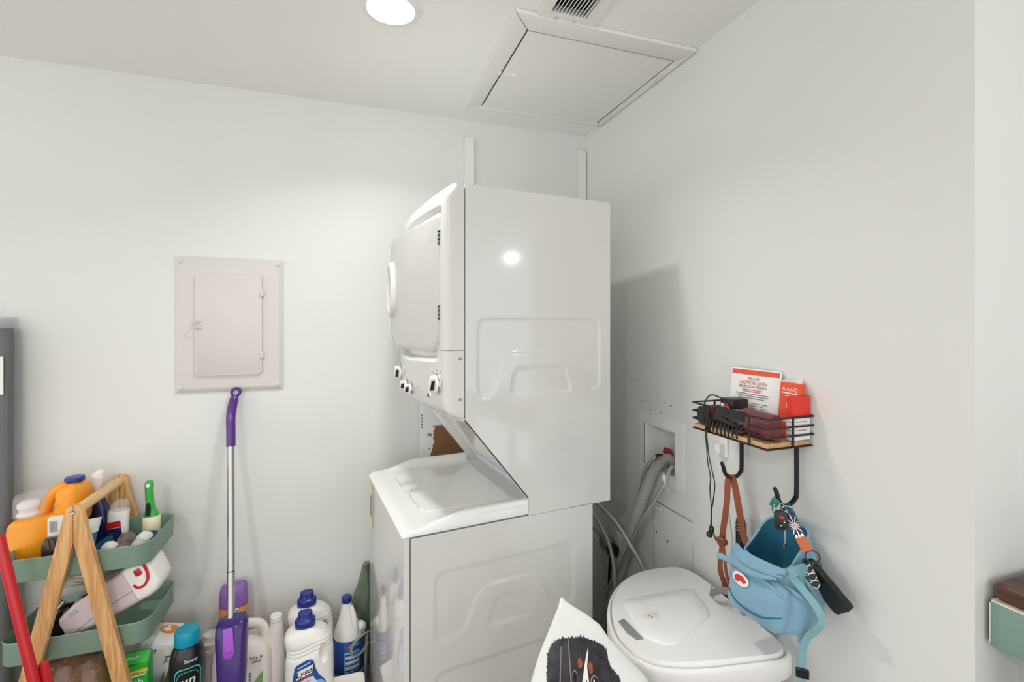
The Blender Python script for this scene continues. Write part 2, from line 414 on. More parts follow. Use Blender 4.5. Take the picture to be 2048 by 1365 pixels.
# ---- electrical panel
t = thing('electrical_panel', 'off white painted electrical panel cover with hinged door on back wall', 'electrical panel', (-.467, YB, 1.2))
MP = FR((-.467, YB-.0005, 1.472), (1, 0, 0), (0, 0, 1))
b = BM(); loft(b, [[MP @ Vector((x, y, d)) for x, y in rrect(.386-s, .542-s, .006)] for s, d in ((0, 0), (0, .004), (.03, .013), (.034, .0135))]); put('cover_plate', b, PANELP, t)
MD = FR((-.4695, YB-.0135, 1.473), (1, 0, 0), (0, 0, 1))
b = BM(); prism(b, rrect(.237, .408, .014), MD, .010, .002); dr = put('panel_door', b, PANELP, t)
b = BM(); prism(b, rrect(.243, .414, .016), MD, .0012); put('door_recess', b, PANELP, t)
b = BM(); tube(b, [(-.566, YB-.022, 1.484), (-.584, YB-.040, 1.485), (-.594, YB-.046, 1.472), (-.584, YB-.040, 1.459), (-.566, YB-.022, 1.460)], .0034, 8); put('pull_ring', b, PANELP, dr)
for zz in (1.6, 1.347):
    b = BM(); box(b, (-.358, YB-.028, zz-.013), (-.344, YB-.013, zz+.013), .002); cyl(b, (-.352, YB-.030, zz+.004), (-.352, YB-.028, zz+.004), .004, 8); put('hinge', b, PANELP, t)
for xx in (-.64, -.294):
    for zz in (1.722, 1.222):
        b = BM(); lathe(b, [(.0085, 0), (.008, .008), (.004, .011)], 12, M=FR((xx, YB-.008, zz), (1, 0, 0), (0, 0, 1))); put('screw', b, PANELP, t)
# ================================================================== stacked washer and dryer (local u = front to back, v = near to far side)
TH = math.radians(6.8); CU, CN = Vector((math.cos(TH), math.sin(TH), 0)), Vector((-math.sin(TH), math.cos(TH), 0))
MO = CU*(.2119*1.426)+CN*(.9453*1.426); MW = .61
ma = thing('washer_dryer', 'white stacked washer and dryer unit in the room corner', 'washer dryer', MO, TH)
def mp(name, b, m, parent=None, **k): return put(name, b, m, parent or ma, local=True, **k)
def seg_d(p, a, b):
    ax, ay = a; bx, by = b; dx, dy = bx-ax, by-ay; L = dx*dx+dy*dy
    t = 0 if L == 0 else max(0, min(1, ((p[0]-ax)*dx+(p[1]-ay)*dy)/L))
    return math.hypot(p[0]-ax-t*dx, p[1]-ay-t*dy)
def sdf(p, poly):
    d = min(seg_d(p, poly[i], poly[(i+1) % len(poly)]) for i in range(len(poly))); ins = False
    j = len(poly)-1
    for i in range(len(poly)):
        xi, yi = poly[i]; xj, yj = poly[j]
        if (yi > p[1]) != (yj > p[1]) and p[0] < (xj-xi)*(p[1]-yi)/(yj-yi)+xi: ins = not ins
        j = i
    return -d if ins else d
def chamfer(poly, r):
    out = []; n = len(poly)
    for i in range(n):
        a, p, b = Vector(poly[i-1]), Vector(poly[i]), Vector(poly[(i+1) % n])
        la, lb = min(r, (a-p).length*.45), min(r, (b-p).length*.45)
        q0 = p+(a-p).normalized()*la; q1 = p+(b-p).normalized()*lb
        for t in (0, .33, .67, 1):
            out.append(tuple(q0*(1-t)**2+p*2*t*(1-t)+q1*t*t))
    return out
def side_panel(cols, zmin, zmax, rows, shapes):
    b = BM(); prev = None
    for u, zl in cols:
        col = []
        for j in range(rows+1):
            z = zl+(zmax-zl)*j/rows; d = 0
            for poly, bb, amt in shapes:
                if bb[0]-.02 < u < bb[1]+.02 and bb[2]-.02 < z < bb[3]+.02:
                    d += amt*(1-sst(-.005, .005, sdf((u, z), poly)))
            col.append(b.verts.new((u, d, z)))
        if prev:
            for j in range(rows): b.faces.new((prev[j], col[j], col[j+1], prev[j+1]))
        prev = col
    return b
def shp(poly, amt, r=.02):
    q = chamfer(poly, r); return (q, (min(p[0] for p in q), max(p[0] for p in q), min(p[1] for p in q), max(p[1] for p in q)), amt)
# --- washer
b = BM(); box(b, (.02, .012, .03), (.648, MW-.003, .862)); mp('washer_cabinet', b, ENAMEL)
shapes = [shp([(.092, .742), (.572, .742), (.572, .542), (.495, .542), (.437, .672), (.235, .672), (.178, .542), (.092, .542)], .003, .03),
          shp([(.287, .626), (.388, .626), (.416, .543), (.256, .543)], .003),
          shp([(.092, .447), (.572, .447), (.572, .1), (.092, .1)], .003, .03)]
cols = [(.0195+.63*i/110, .03) for i in range(111)]
mp('washer_side_panel', side_panel(cols, .03, .861, 130, shapes), ENAMEL, nrm=False)
b = BM(); loft(b, [[Vector((x, y, z)) for x, y in ((.0165, .001), (.004, .001), (.001, .003), (0, .008), (-.001, MW/2), (0, MW-.008), (.001, MW-.003), (.004, MW-.001), (.0165, MW-.001))] for z in (.05, .869)]); wf = mp('washer_front_panel', b, ENAMEL)
for uu in (.06, .6):
    for vv in (.05, MW-.05):
        b = BM(); lathe(b, [(.018, 0), (.02, .004), (.02, .012), (.008, .014), (.008, .032)], 14, (uu, vv, 0)); mp('leveling_foot', b, BLACK)
# energy label on the front, three printed bands
for k, (z0, z1, m) in enumerate(((.80, .845, mat('pale_yellow', C(226, 216, 170), .6)), (.715, .80, mat('label_taupe', C(160, 150, 132), .6)), (.672, .715, MATS['pale_yellow']))):
    b = BM(); prism(b, [(-.598, z0), (-.548, z0), (-.548, z1), (-.598, z1)], FR((-.0012, 0, 0), (0, -1, 0), (0, 0, 1)), .0006); s_ = mp('energy_label', b, m, wf)
# --- washer top deck: height field with raised side rims
def zdeck(u, v):
    rim = 1-sst(.018, .05, min(v, MW-v))
    front = sst(-.006, .012, u)
    return .870+.012*front+.005*sst(.02, .10, u)+rim*.027*sst(.05, .19, u)
b = BM(); us = [-.006, -.004, 0, .006, .012, .03, .05, .07, .09, .11, .13, .15, .17, .19, .25, .3, .35, .399]; vs = [0, .003, .008, .015, .022, .03, .038, .046, .055, .1, .2, .305, .41, .51, .555, .564, .572, .58, .588, .595, .602, .607, .61]
G = [[b.verts.new((u, v, zdeck(u, v)-(.006 if v in (0, .61) else .0015 if v in (.003, .607) else 0))) for v in vs] for u in us]
for i in range(len(us)-1):
    for j in range(len(vs)-1): b.faces.new((G[i][j], G[i+1][j], G[i+1][j+1], G[i][j+1]))
def skirt(vl):
    lo = [b.verts.new((v.co.x, v.co.y, .866)) for v in vl]
    for i in range(len(vl)-1): b.faces.new((vl[i], lo[i], lo[i+1], vl[i+1]))
skirt([G[i][0] for i in range(len(us))]); skirt([G[i][-1] for i in reversed(range(len(us)))]); skirt(list(reversed(G[0])))
deck = mp('washer_top_deck', b, LIDM, ang=50)
b = BM(); box(b, (.399, .03, .866), (.46, MW-.03, .8865)); mp('deck_rear', b, LIDM)
# --- lid with wavy finger edge
pts = []
for i in range(25):
    v = .51-.40*i/24; x = abs(v-.31)
    pts.append((.072+.012*i/24+(.022*math.cos(x/.055*PI/2)**2 if x < .055 else 0) + .008*sst(.17, .2, x), v))
pts += [(.092, .105), (.11, .1)]+[(.396, .082), (.40, .09), (.40, .52), (.394, .53)]+[(.11, .53), (.085, .525)]
b = BM(); slab(b, pts, lambda x, y, k: Vector((x, y, .8915-k)), .008, edge=.0025); mp('washer_lid', b, LIDM)
b = BM(); tube(b, [(p[0]-.003, p[1], .886) for p in pts[2:23]], .0025, 6, smooth=False); mp('lid_grip', b, APPL)
# --- dryer body
zl = lambda u: 1.185-(u-.184)*(1.185-.918)/.214
D = lambda u0, dz: [(u0, 1.902), (.724, 1.902), (.724, .858), (.40, .858), (.40, .918), (.186, 1.185)]
def extr(poly, v0, v1, bev=0):
    b = BM(); prism(b, poly, FR((0, v0, 0), (1, 0, 0), (0, 0, 1)), -(v1-v0), bev); return b
b = extr([(.186, 1.901), (.7235, 1.901), (.7235, .86), (.445, .86), (.445, .90), (.232, 1.19), (.186, 1.19)], .03, MW-.03); mp('dryer_cabinet', b, ENAMEL)
for v0, v1 in ((.0045, .03), (MW-.03, MW)):
    mp('support_cheek', extr(D(.186, 0), v0, v1, .0015), ENAMEL)
shapes = [shp([(.226, 1.494), (.678, 1.494), (.678, 1.252), (.636, 1.252), (.586, 1.386), (.318, 1.386), (.272, 1.252), (.226, 1.252)], .0032, .03),
          shp([(.354, 1.338), (.536, 1.338), (.566, 1.253), (.334, 1.253)], .0032)]
cols = [(.1855+.5385*i/100, max(.918, zl(.1855+.5385*i/100))) for i in range(101)]
mp('dryer_side_panel', side_panel(cols, 0, 1.903, 170, shapes), ENAMEL, nrm=False)
mp('lower_side_flange', extr([(.4005, .858), (.724, .858), (.724, .918), (.4005, .918)], 0, .0044), ENAMEL)
b = BM(); tube(b, [(.184, 0, 1.187), (.399, 0, .919)], .0018, 6, smooth=False); mp('panel_gasket', b, BLACK)
mp('blue_reflection', extr([(.416, .9195), (.428, .9195), (.4215, .937), (.4095, .937)], .09, .50), mat('pale_blue_strip', C(212, 220, 234), .4))  # bluish reflection behind the lid, built as a pale coloured strip
b = BM(); box(b, (.205, .006, 1.902), (.715, MW-.006, 1.9045)); mp('top_panel', b, ENAMEL)
# --- dryer front fascia
def plan(z, e, bow, front, n=44):
    out = [Vector((.1825, .001, z)), Vector((e+.018, .001, z)), Vector((e+.008, .003, z)), Vector((e+.002, .009, z))]
    for i in range(n+1):
        v = .018+(MW-.036)*i/n; out.append(Vector((front(v, z), v, z)))
    return out+[Vector((e+.002, MW-.009, z)), Vector((e+.008, MW-.003, z)), Vector((e+.018, MW-.001, z)), Vector((.1825, MW-.001, z))]
def fe(z): return .1265+.024*sst(1.85, 1.9035, z)**2
def ff(v, z):
    s = (v-MW/2)/(MW/2); bw = .045-.032*sst(1.70, 1.90, z)
    rec = sst(.040, .056, v)*(1-sst(.556, .572, v))*(1-sst(1.825+.0, 1.842, z+.10*max(0, s)**2))
    return fe(z)-bw*(1-s*s)+.016*rec
zs = [1.3995+.425*i/30 for i in range(30)]+[1.825, 1.83, 1.835, 1.84, 1.845, 1.85, 1.86, 1.87, 1.88, 1.888, 1.895, 1.9, 1.903]
b = BM(); loft(b, [plan(z, fe(z), 0, ff) for z in zs]); fas = mp('dryer_front', b, APPL, ang=45)
# --- control panel with scoop under the door
def ffc(v, z):
    s = (v-MW/2)/(MW/2); base = .1265-.045*(1-s*s)*(1-.25*sst(1.27, 1.19, z))
    base += .055*sst(1.235, 1.183, z)**1.6*(1-.2*s*s)
    sc = sst(.045, .10, v)*(1-sst(.51, .565, v)); zz = 1.352+.012*abs(s)
    return base+.030*sc*sst(zz, zz+.018, z)
zs = [1.184, 1.187, 1.19, 1.195, 1.2, 1.206, 1.213, 1.22, 1.23, 1.24]+[1.25+.1*i/8 for i in range(9)]+[1.354+.044*i/16 for i in range(17)]
b = BM(); loft(b, [plan(z, .1265+.05*sst(1.212, 1.184, z), 0, ffc) for z in zs]); cp = mp('control_panel', b, APPL, ang=45)
for zz in (1.374, 1.251):
    b = BM(); cyl(b, (.169, .0015, zz), (.169, -.0025, zz), .0042, 10, bev=.001); mp('screw', b, GREYP)
def knob(v, z, r, dark):
    u = ffc(v, z)
    b = BM(); cyl(b, (u+.004, v, z), (u-.012, v, z), r, 28, r*.93, .002); k = mp('knob', b, WHITEP)
    b = BM(); torus(b, (u-.003, v, z), r*1.02, .0022, (1, 0, 0), 28, 6); mp('chrome_rim', b, CHROME, k)
    b = BM(); box(b, (-.026, -r*.3, -r*.92), (-.008, r*.3, r*.92), .003, 2, Matrix.Translation((u, v, z)) @ Matrix.Rotation(.5, 4, 'X')); mp('grip', b, WHITEP, k)
    b = BM(); box(b, (-.0225, -r*.33, -r*.6), (-.010, -r*.27, r*.6), 0, 1, Matrix.Translation((u, v, z)) @ Matrix.Rotation(.5, 4, 'X')); mp('grip_inset', b, BLACK, k)
    for i in range(9):
        a = math.radians(-20+i*29); q = r*1.42; vv, zz = v-q*math.cos(a), z+q*math.sin(a)
        if .02 < vv < .59:
            b = BM(); box(b, (ffc(vv, zz)-.0006, vv-.004, zz-.0011), (ffc(vv, zz)+.001, vv+.004, zz+.0011)); mp('dial_mark', b, INKL, cp)
knob(.05, 1.296, .029, 1); knob(.255, 1.257, .018, 1); knob(.315, 1.262, .016, 0); knob(.465, 1.292, .026, 1)
u = ffc(.10, 1.255); b = BM(); cyl(b, (u+.003, .10, 1.255), (u-.003, .10, 1.255), .011, 18); bt = mp('start_button', b, WHITEP)
b = BM(); cyl(b, (u, .10, 1.255), (u-.005, .10, 1.255), .007, 18); mp('button_face', b, BLACK, bt)
# --- dryer door, slightly bowed, standing proud of the fascia
def ud(v):
    s = (v-.05)/.5; return .1225-.052*s-.012*math.sin(PI*max(0, min(1, s)))
poly = rrect(.502, .434, [.05, .018, .075, .10], 8, .303, 1.606)   # corners: far top, near top, near bottom, far bottom
poly = [(v, z-.022*max(0, (v-.05)/.5)*(1 if z > 1.6 else 0)+.0*v) for v, z in poly]
b = BM(); slab(b, poly, lambda x, y, k: Vector((ud(x)+k, x, y)), .03, edge=.004); door = mp('dryer_door', b, mat('door_plastic', C(201, 201, 195), .25, coat=.1), ang=50)
def hpt(a, q, d): v, z = .508+.036*q*math.cos(a), 1.607+.098*q*math.sin(a); return Vector((ud(v)-d, v, z))
b = BM(); loft(b, [[hpt(2*PI*i/36, q, d) for i in range(36)] for q, d in ((1.12, -.004), (1.1, .012), (1.0, .018), (.9, .016), (.8, .004), (.5, -.002), (.1, -.003))], False, True); hd = mp('door_handle', b, APPL, door, ang=60)
b = BM(); loft(b, [[hpt(2*PI*i/30, q, d)+Vector((0, -.006, 0)) for i in range(30)] for q, d in ((.55, -.0015), (.5, .003), (.1, .003))], False, True); mp('handle_cup', b, CHROME, hd, ang=60)
for zz in (1.742, 1.513):
    b = BM(); box(b, (.112, .0405, zz-.024), (.128, .0475, zz+.024), .001, 1); h = mp('hinge', b, GREYP, door)
    for dz in (-.018, -.006, .006, .018):
        b = BM(); box(b, (.111, .0395, zz+dz-.002), (.12, .0405, zz+dz+.002)); mp('knuckle', b, BLACK, h)

# ---- flattened carton behind the machine, printed and torn
t = thing('flat_carton', 'white printed carton with torn corrugated side between washer and back wall', 'carton', (.5, 2.165, 0))
b = BM(); prism(b, [(.292, 0), (.72, 0), (.72, 1.18), (.292, 1.18)], FR((0, 2.172, 0), (1, 0, 0), (0, 0, 1)), .012); put('carton_board', b, PAPER, t)
b = BM(); y = 2.1585
tear = [(.335, .845), (.34, .88), (.352, .915), (.356, .94), (.352, .97), (.36, 1.0), (.40, 1.012), (.47, 1.0), (.53, .97), (.55, .9), (.52, .84), (.42, .83)]
prism(b, tear, FR((0, 2.160, 0), (1, 0, 0), (0, 0, 1)), .002); put('torn_patch', b, CARD, t)
b = BM()
for i in range(22):
    z = .838+i*.008; x0 = .345+.02*math.sin(i*1.7)*.4+.012*sst(.85, .95, z); x1 = .535-.04*abs(z-.92)/.09
    tube(b, [(x0, y, z), (x1, y, z-.004)], .0028, 6, smooth=False)
put('corrugation', b, CARD, t)
text(t, 'print_letter', 'K', .028, INK, FR((.335, 2.1595, .965), (0, 0, -1), (1, 0, 0)))
for i, z in enumerate((1.058, 1.045, 1.03, 1.018, 1.004)):
    b = BM(); box(b, (.297, 2.1594, z-.004), (.303, 2.1602, z+.004)); put('print_mark', b, INKL, t)
b = BM(); cyl(b, (.334, 2.1594, .905), (.334, 2.1602, .905), .003, 10); put('print_dot', b, INK, t)
# ================================================================== spray mop leaning on the back wall
t = thing('spray_mop', 'purple spray mop with silver pole leaning against the back wall', 'mop', (-.388, 1.81, 0))
def mpos(z): return Vector((-.449+(1.0-z)*.0608, 2.105+(z-1.0)*.285, z))
b = BM(); tube(b, [mpos(.565), mpos(1.0)], .0125, 16, smooth=False); put('upper_pole', b, STEEL, t)
b = BM(); tube(b, [mpos(.39), mpos(.562)], .0132, 16, smooth=False); put('lower_pole', b, STEEL, t)
b = BM(); tube(b, [mpos(.5615), mpos(.5655)], .0122, 16, smooth=False); put('joint_gap', b, BLACK, t)
top = [mpos(.995), mpos(1.05), mpos(1.1)+Vector((.0, -.002, 0)), mpos(1.14)+Vector((.004, 0, 0)), mpos(1.17)+Vector((.010, .004, 0)), mpos(1.186)+Vector((.013, .006, 0))]
b = BM(); tube(b, top, [.0165, .0165, .0172, .0175, .0165, .012], 16); hd = put('handle', b, PURPLE2, t)
b = BM(); torus(b, mpos(1.199)+Vector((.0165, .004, 0)), .0155, .0058, (.1, 1, -.35), 24, 8); put('hanging_ring', b, PURPLE2, hd)
q = mpos(1.105)+Vector((.004, -.0185, 0)); b = BM(); sphere(b, q, 1, 12, 8, (.0065, .004, .018)); put('trigger', b, VIOLET, hd)
# housing
rings_ = []
for z, rx, ry, p in ((.10, .030, .030, 3), (.2, .038, .034, 3), (.28, .044, .038, 3), (.36, .048, .040, 3.2), (.42, .050, .041, 3.4), (.447, .049, .039, 3.4), (.457, .044, .034, 3)):
    z -= .042*sst(.1, .3, z); c = mpos(z)+Vector((.006, -.012, 0))
    rings_.append([c+Vector((v.x, v.y, v.x*.12+(.006 if z > .39 else 0)*(abs(v.x)/.04))) for v in sell(32, rx, ry, p)])
b = BM(); loft(b, rings_); hs = put('bottle_housing', b, PURPLE, t, ang=60)
c = mpos(.368)+Vector((.004, -.0545, 0)); ML = FR(c, (1, 0, .10), (0, .285, 1))
b = BM(); prism(b, [(.016, .045), (-.016, .045)]+[(.016*math.cos(PI+PI*i/10), -.035+.016*math.sin(PI+PI*i/10)) for i in range(11)], ML, .004, .001); lt = put('latch', b, VIOLET, hs)
b = BM(); prism(b, ell(.012, .009, 16, 0, -.022), ML, .0075, .002); put('thumb_tab', b, VIOLET, lt)
b = BM(); cyl(b, mpos(.025), mpos(.12), .014, 14); put('swivel_neck', b, GREYP, t)
b = BM(); box(b, (-.53, 1.76, .004), (-.25, 1.87, .03), .008, 3); mh = put('mop_head', b, PURPLE, t)
b = BM(); box(b, (-.535, 1.755, 0), (-.245, 1.875, .006), .002); put('mop_pad', b, WHITEP, mh)

# ================================================================== plastic-wrapped roll at the left edge
t = thing('wrapped_panel', 'tall black panel wrapped in clear grey plastic leaning at left edge', 'wrapped panel', (-1.26, 2.09, 0))
def leanr(z): return Vector((.03*(1-z/1.5), -.06*(1-z/1.5), 0))
def rl(z, x0, x1, y0, y1, r=.02):
    o = leanr(z); return [Vector((x, y, z))+o for x, y in rrect(x1-x0, y1-y0, r, 4, (x0+x1)/2, (y0+y1)/2)]
b = BM(); loft(b, [rl(z, -1.44, -1.143, 2.118, 2.178, .012) for z in (0, .5, 1.0, 1.44, 1.462)]); put('panel_core', b, BLACKL, t)
b = BM(); rr = []
for i in range(60):
    z = .003+1.497*i/59; rg = rl(z, -1.455, -1.126, 2.112, 2.188, .016)
    for j, v in enumerate(rg):
        nz = noise.noise(Vector((v.x*14, v.y*20, z*9)))*.006+noise.noise(Vector((v.x*5, 3, z*30)))*.003
        v.x += nz*.6; v.y += nz*.4*(1 if v.y < 2.15 else 0)
        if z > 1.45: v.x += (-1.27-v.x)*.06; v.y += (2.16-v.y)*.25
    rr.append(rg)
loft(b, rr); put('plastic_sleeve', b, SLEEVE, t, ang=70)
b = BM(); o = leanr(1.3); prism(b, [(-1.20, 1.236), (-1.136, 1.236), (-1.139, 1.366), (-1.20, 1.366)], FR((o.x, 2.104+o.y-.052, 0), (1, 0, 0), (0, .04, 1)), .001); lb = put('paper_label', b, PAPER, t)

# ================================================================== A-frame caddy with three sage trays
CX = -.83; YN, YF = 1.847, 2.157
t = thing('tray_caddy', 'wooden A-frame caddy holding three sage green metal trays', 'caddy', (CX, 2.01, 0))
def leg(s, y):
    b = BM(); dx = s*(.215 if s > 0 else .225); H = .893
    hw = .0215; px = [(CX-hw*(1 if s < 0 else .2), H-.01), (CX+hw*(1 if s > 0 else .2), H-.01)]
    # straight board from the apex to the floor, mitred on the centre line
    def xc(z): return CX+dx*(H-.006-z)
    pts = [(xc(0)-hw, 0), (xc(0)+hw, 0)]
    inner = .80
    if s < 0: poly = [(xc(0)-hw, 0), (xc(0)+hw, 0), (CX-.0005, .893-.006-hw/.22), (CX-.0005, H+.012), (CX-.012, H+.010), (CX-.019, H+.002), (xc(.87)-hw, .87)]
    else: poly = [(xc(0)+hw, 0), (xc(.87)+hw, .87), (CX+.019, H+.002), (CX+.012, H+.010), (CX+.0005, H+.012), (CX+.0005, .893-.006-hw/.22), (xc(0)-hw, 0)]
    prism(b, poly, FR((0, y+.022, 0), (1, 0, 0), (0, 0, 1)), .022, .0015); put('leg', b, PINE, t)
for y in (YN, YF):
    for s in (-1, 1): leg(s, y)
b = BM(); cyl(b, (CX, YN+.023, .884), (CX, YF-.001, .884), .0165, 20); put('handle_rod', b, PINEY, t)
def screwy(x, y, z, par):
    b = BM(); lathe(b, [(.007, 0), (.007, .0015), (.0055, .003), (.003, .0015)], 14, M=FR((x, y, z), (1, 0, 0), (0, 0, 1))); put('screw', b, CHROME, par)
screwy(CX-.001, YN, .886, t)
for zr in (.745, .488, .22):
    b = BM(); W_, D_ = .394, .272; zb = zr-.072
    def tr(s, z): return [Vector((x+CX-.009, y+2.013, z)) for x, y in rrect(W_-s, D_-s, .045-s/2, 8)]
    loft(b, [tr(.03, zb+.001), tr(.006, zb), tr(0, zb+.003), tr(0, zr-.002), tr(-.003, zr), tr(-.001, zr+.002), tr(.003, zr), tr(.004, zb+.004), tr(.012, zb+.002)], True, True)
    tr_ = put('tray', b, SAGE, t, ang=50)
    screwy(-.742, 2.146, zr-.026, tr_)
    screwy(-.918, 2.146, zr-.026, tr_)
ZT, ZM, ZL = .6755, .4185, .1505     # tray floors

# ---- orange detergent jug with dosing cup
t = thing('detergent_jug', 'orange detergent jug with blue cap and clear dosing cup on top tray', 'jug', (-.965, 2.02, ZT))
M_ = FR((0, 2.075, 0), (1, 0, 0), (0, 0, 1))
poly = [(-1.062, ZT), (-1.068, .70), (-1.062, .815), (-1.052, .832), (-1.03, .838), (-.96, .842), (-.935, .85), (-.927, .868), (-.925, .90), (-.927, .925), (-.918, .937), (-.888, .937), (-.876, .92), (-.868, .87), (-.872, .80), (-.90, .76), (-.94, .70), (-.95, ZT)]
poly = list(reversed(chamfer(list(reversed(poly)), .012)))
rr = []
for s, d in ((.82, .0), (.93, .006), (1, .022), (1, .088), (.93, .104), (.82, .11)):
    cx, cy = -.975, .79; rr.append([M_ @ Vector((cx+(x-cx)*(s*.5+.5), cy+(y-cy)*(s*.5+.5) if y > ZT+.01 else y, d)) for x, y in poly])
b = BM(); loft(b, rr); jb = put('jug_body', b, ORANGE, t, ang=60)
b = BM(); tube(b, [(-.985, 2.02, .835), (-.975, 2.02, .875), (-.955, 2.02, .905), (-.928, 2.02, .925), (-.905, 2.02, .93)], .017, 14); put('jug_handle', b, ORANGE, jb)
b = BM(); lathe(b, [(.026, 0), (.027, .003), (.027, .012), (.025, .015), (.004, .016)], 28, (-.902, 2.02, .9375)); put('cap', b, NAVY, t)
b = BM(); lathe(b, [(.03, 0), (.033, .006), (.026, .014), (.027, .024), (.031, .03), (.03, .04), (.022, .048), (.008, .05)], 24, (-1.022, 2.015, .838)); sp = put('pour_spout', b, WHITEP, t)
b = BM(); lathe(b, [(.047, 0), (.0465, .05), (.043, .066), (.035, .07), (.002, .0705)], 28, (-1.015, 2.015, .841)); put('dosing_cup', b, CLEAR, t)

# ---- carton, bottles and packs on the top tray
t = thing('carton', 'small white carton with printed lines behind the caddy apex', 'box', (-.915, 1.985, ZT))
b = BM(); box(b, (-.938, 1.938, ZT+.001), (-.868, 1.962, .845), .001, 1); cb = put('carton_body', b, PAPER, t)
for i in range(7):
    b = BM(); box(b, (-.932+i*.0032, 1.9373, .80-.002*(i % 3)), (-.9305+i*.0032, 1.938, .834)); put('printed_line', b, INKL, cb)
b = BM(); prism(b, [(-.937, ZT), (-.902, ZT), (-.900, .77), (-.908, .79), (-.93, .79), (-.938, .77)], FR((0, 1.932, 0), (1, 0, 0), (0, 0, 1)), .03, .004)
tag(put('dark_bottle', b, BROWNB), 'dark brown flat bottle beside the orange jug', 'bottle')
t = thing('blue_pack', 'tilted blue and white pack mostly hidden behind caddy leg', 'pack', (-.82, 1.97, ZT))
Mt = Matrix.Translation((-.838, 1.925, ZT+.006)) @ Matrix.Rotation(-.18, 4, 'X') @ Matrix.Rotation(.1, 4, 'Y')
b = BM(); box(b, (-.026, -.010, 0), (.018, .010, .118), .002, 2, Mt); pb = put('pack_body', b, BLUE, t)
b = BM(); prism(b, [(-.027, .09), (.019, .105), (.021, .15), (-.027, .14)], Mt @ FR((0, .011, 0), (1, 0, 0), (0, 0, 1)), .022, .001); put('white_flap', b, PAPER, t)
b = BM(); prism(b, [(-.025, .0), (-.012, .0), (-.014, .06), (-.02, .08), (-.025, .08)], Mt @ FR((0, -.0102, 0), (1, 0, 0), (0, 0, 1)), .0006); put('white_print', b, WHITEPR, pb)
for i in range(4):
    b = BM(); prism(b, ell(.0032, .0032, 12, .010, .02+i*.022), Mt @ FR((0, -.0102, 0), (1, 0, 0), (0, 0, 1)), .0006); put('dot', b, WHITEPR, pb)
t = thing('spray_bottle', 'navy blue bottle with pale domed cap beside the caddy handle', 'bottle', (-.868, 2.10, ZT))
b = BM(); loft(b, [sell(24, rx, ry, 2.6, -.868+dx, 2.102, z) for z, rx, ry, dx in ((ZT, .034, .026, .006), (ZT+.01, .037, .028, .006), (.76, .036, .028, .004), (.81, .028, .024, 0), (.845, .018, .017, -.004), (.86, .014, .014, -.005))]); put('bottle_body', b, NAVYD, t, ang=60)
b = BM(); tube(b, [(-.873, 2.102, .86), (-.878, 2.102, .895), (-.872, 2.102, .925), (-.858, 2.102, .945)], [.015, .021, .02, .008], 16); put('domed_cap', b, WHITEP, t)
t = thing('squeeze_bottle', 'red white and navy squeeze bottle with clear slanted cap on top tray', 'bottle', (-.79, 2.04, ZT))
b = BM(); loft(b, [sell(24, rx, ry, 2.8, -.79+dx, 2.04, z) for z, rx, ry, dx in ((ZT, .027, .018, 0), (ZT+.006, .03, .02, 0), (.74, .03, .02, .002), (.80, .031, .02, .004), (.815, .03, .019, .005))]); sb_ = put('bottle_body', b, WHITEP, t, ang=60)
b = BM(); loft(b, [sell(24, rx, ry, 2.8, -.79+dx, 2.04, z) for z, rx, ry, dx in ((.815, .0285, .018, .005), (.835, .027, .016, .008), (.85, .016, .012, .012), (.852, .004, .004, .012))]); put('clear_cap', b, CLEAR, t, ang=60)
def bw(x, z): return Vector((-.79+x, 2.04-.0206*(1-min(1, abs(x/.031))**2.8)**(1/2.8), z))
b = flat([(-.024, ZT+.008), (.018, ZT+.008), (.022, .76), (-.026, .755)], wrap=bw, sub=3); put('navy_label', b, NAVYD, sb_)
b = flat([(-.026, .757), (.022, .762), (.024, .785), (-.025, .778)], wrap=bw, sub=3); put('red_label', b, RED, sb_)
for i in range(5):
    b = flat([(-.018, .70+i*.01), (.012, .7005+i*.01), (.012, .7015+i*.01), (-.018, .701+i*.01)], wrap=lambda x, z: bw(x, z)+Vector((0, -.0006, 0)), sub=1); put('print_line', b, INKL, sb_)
# lint roller
t = thing('lint_roller', 'lint roller with green handle standing on its paper roll', 'lint roller', (-.7, 2.075, ZT))
c = (-.70, 2.075)
b = BM(); lathe(b, [(.006, 0), (.026, 0), (.0275, .002), (.0275, .093), (.026, .095), (.006, .095)], 28, (c[0], c[1], ZT)); put('paper_roll', b, CREAMR, t)
b = BM(); loft(b, [sell(20, rx, ry, 2.5, c[0]+dx, c[1], z) for z, rx, ry, dx in ((.768, .026, .02, 0), (.776, .023, .02, 0), (.79, .016, .017, -.002), (.82, .0125, .014, -.005), (.86, .0125, .013, -.007), (.888, .0135, .012, -.007), (.897, .011, .009, -.007), (.9, .005, .004, -.007))]); hd = put('roller_handle', b, GREEN, t, ang=60)
b = BM(); cyl(b, (c[0]-.007, c[1]-.0145, .885), (c[0]-.007, c[1]-.010, .885), .0065, 16); put('hang_hole', b, WHITEP, hd)
b = BM(); loft(b, [[Vector((c[0]-.004+x, c[1]-y, z)) for x, y in ((-w, .008), (-w, .021), (w, .021), (w, .008))] for z, w in ((.775, .007), (.80, .0075), (.815, .006), (.822, .002))]); put('grip_inset', b, BLACK, hd)
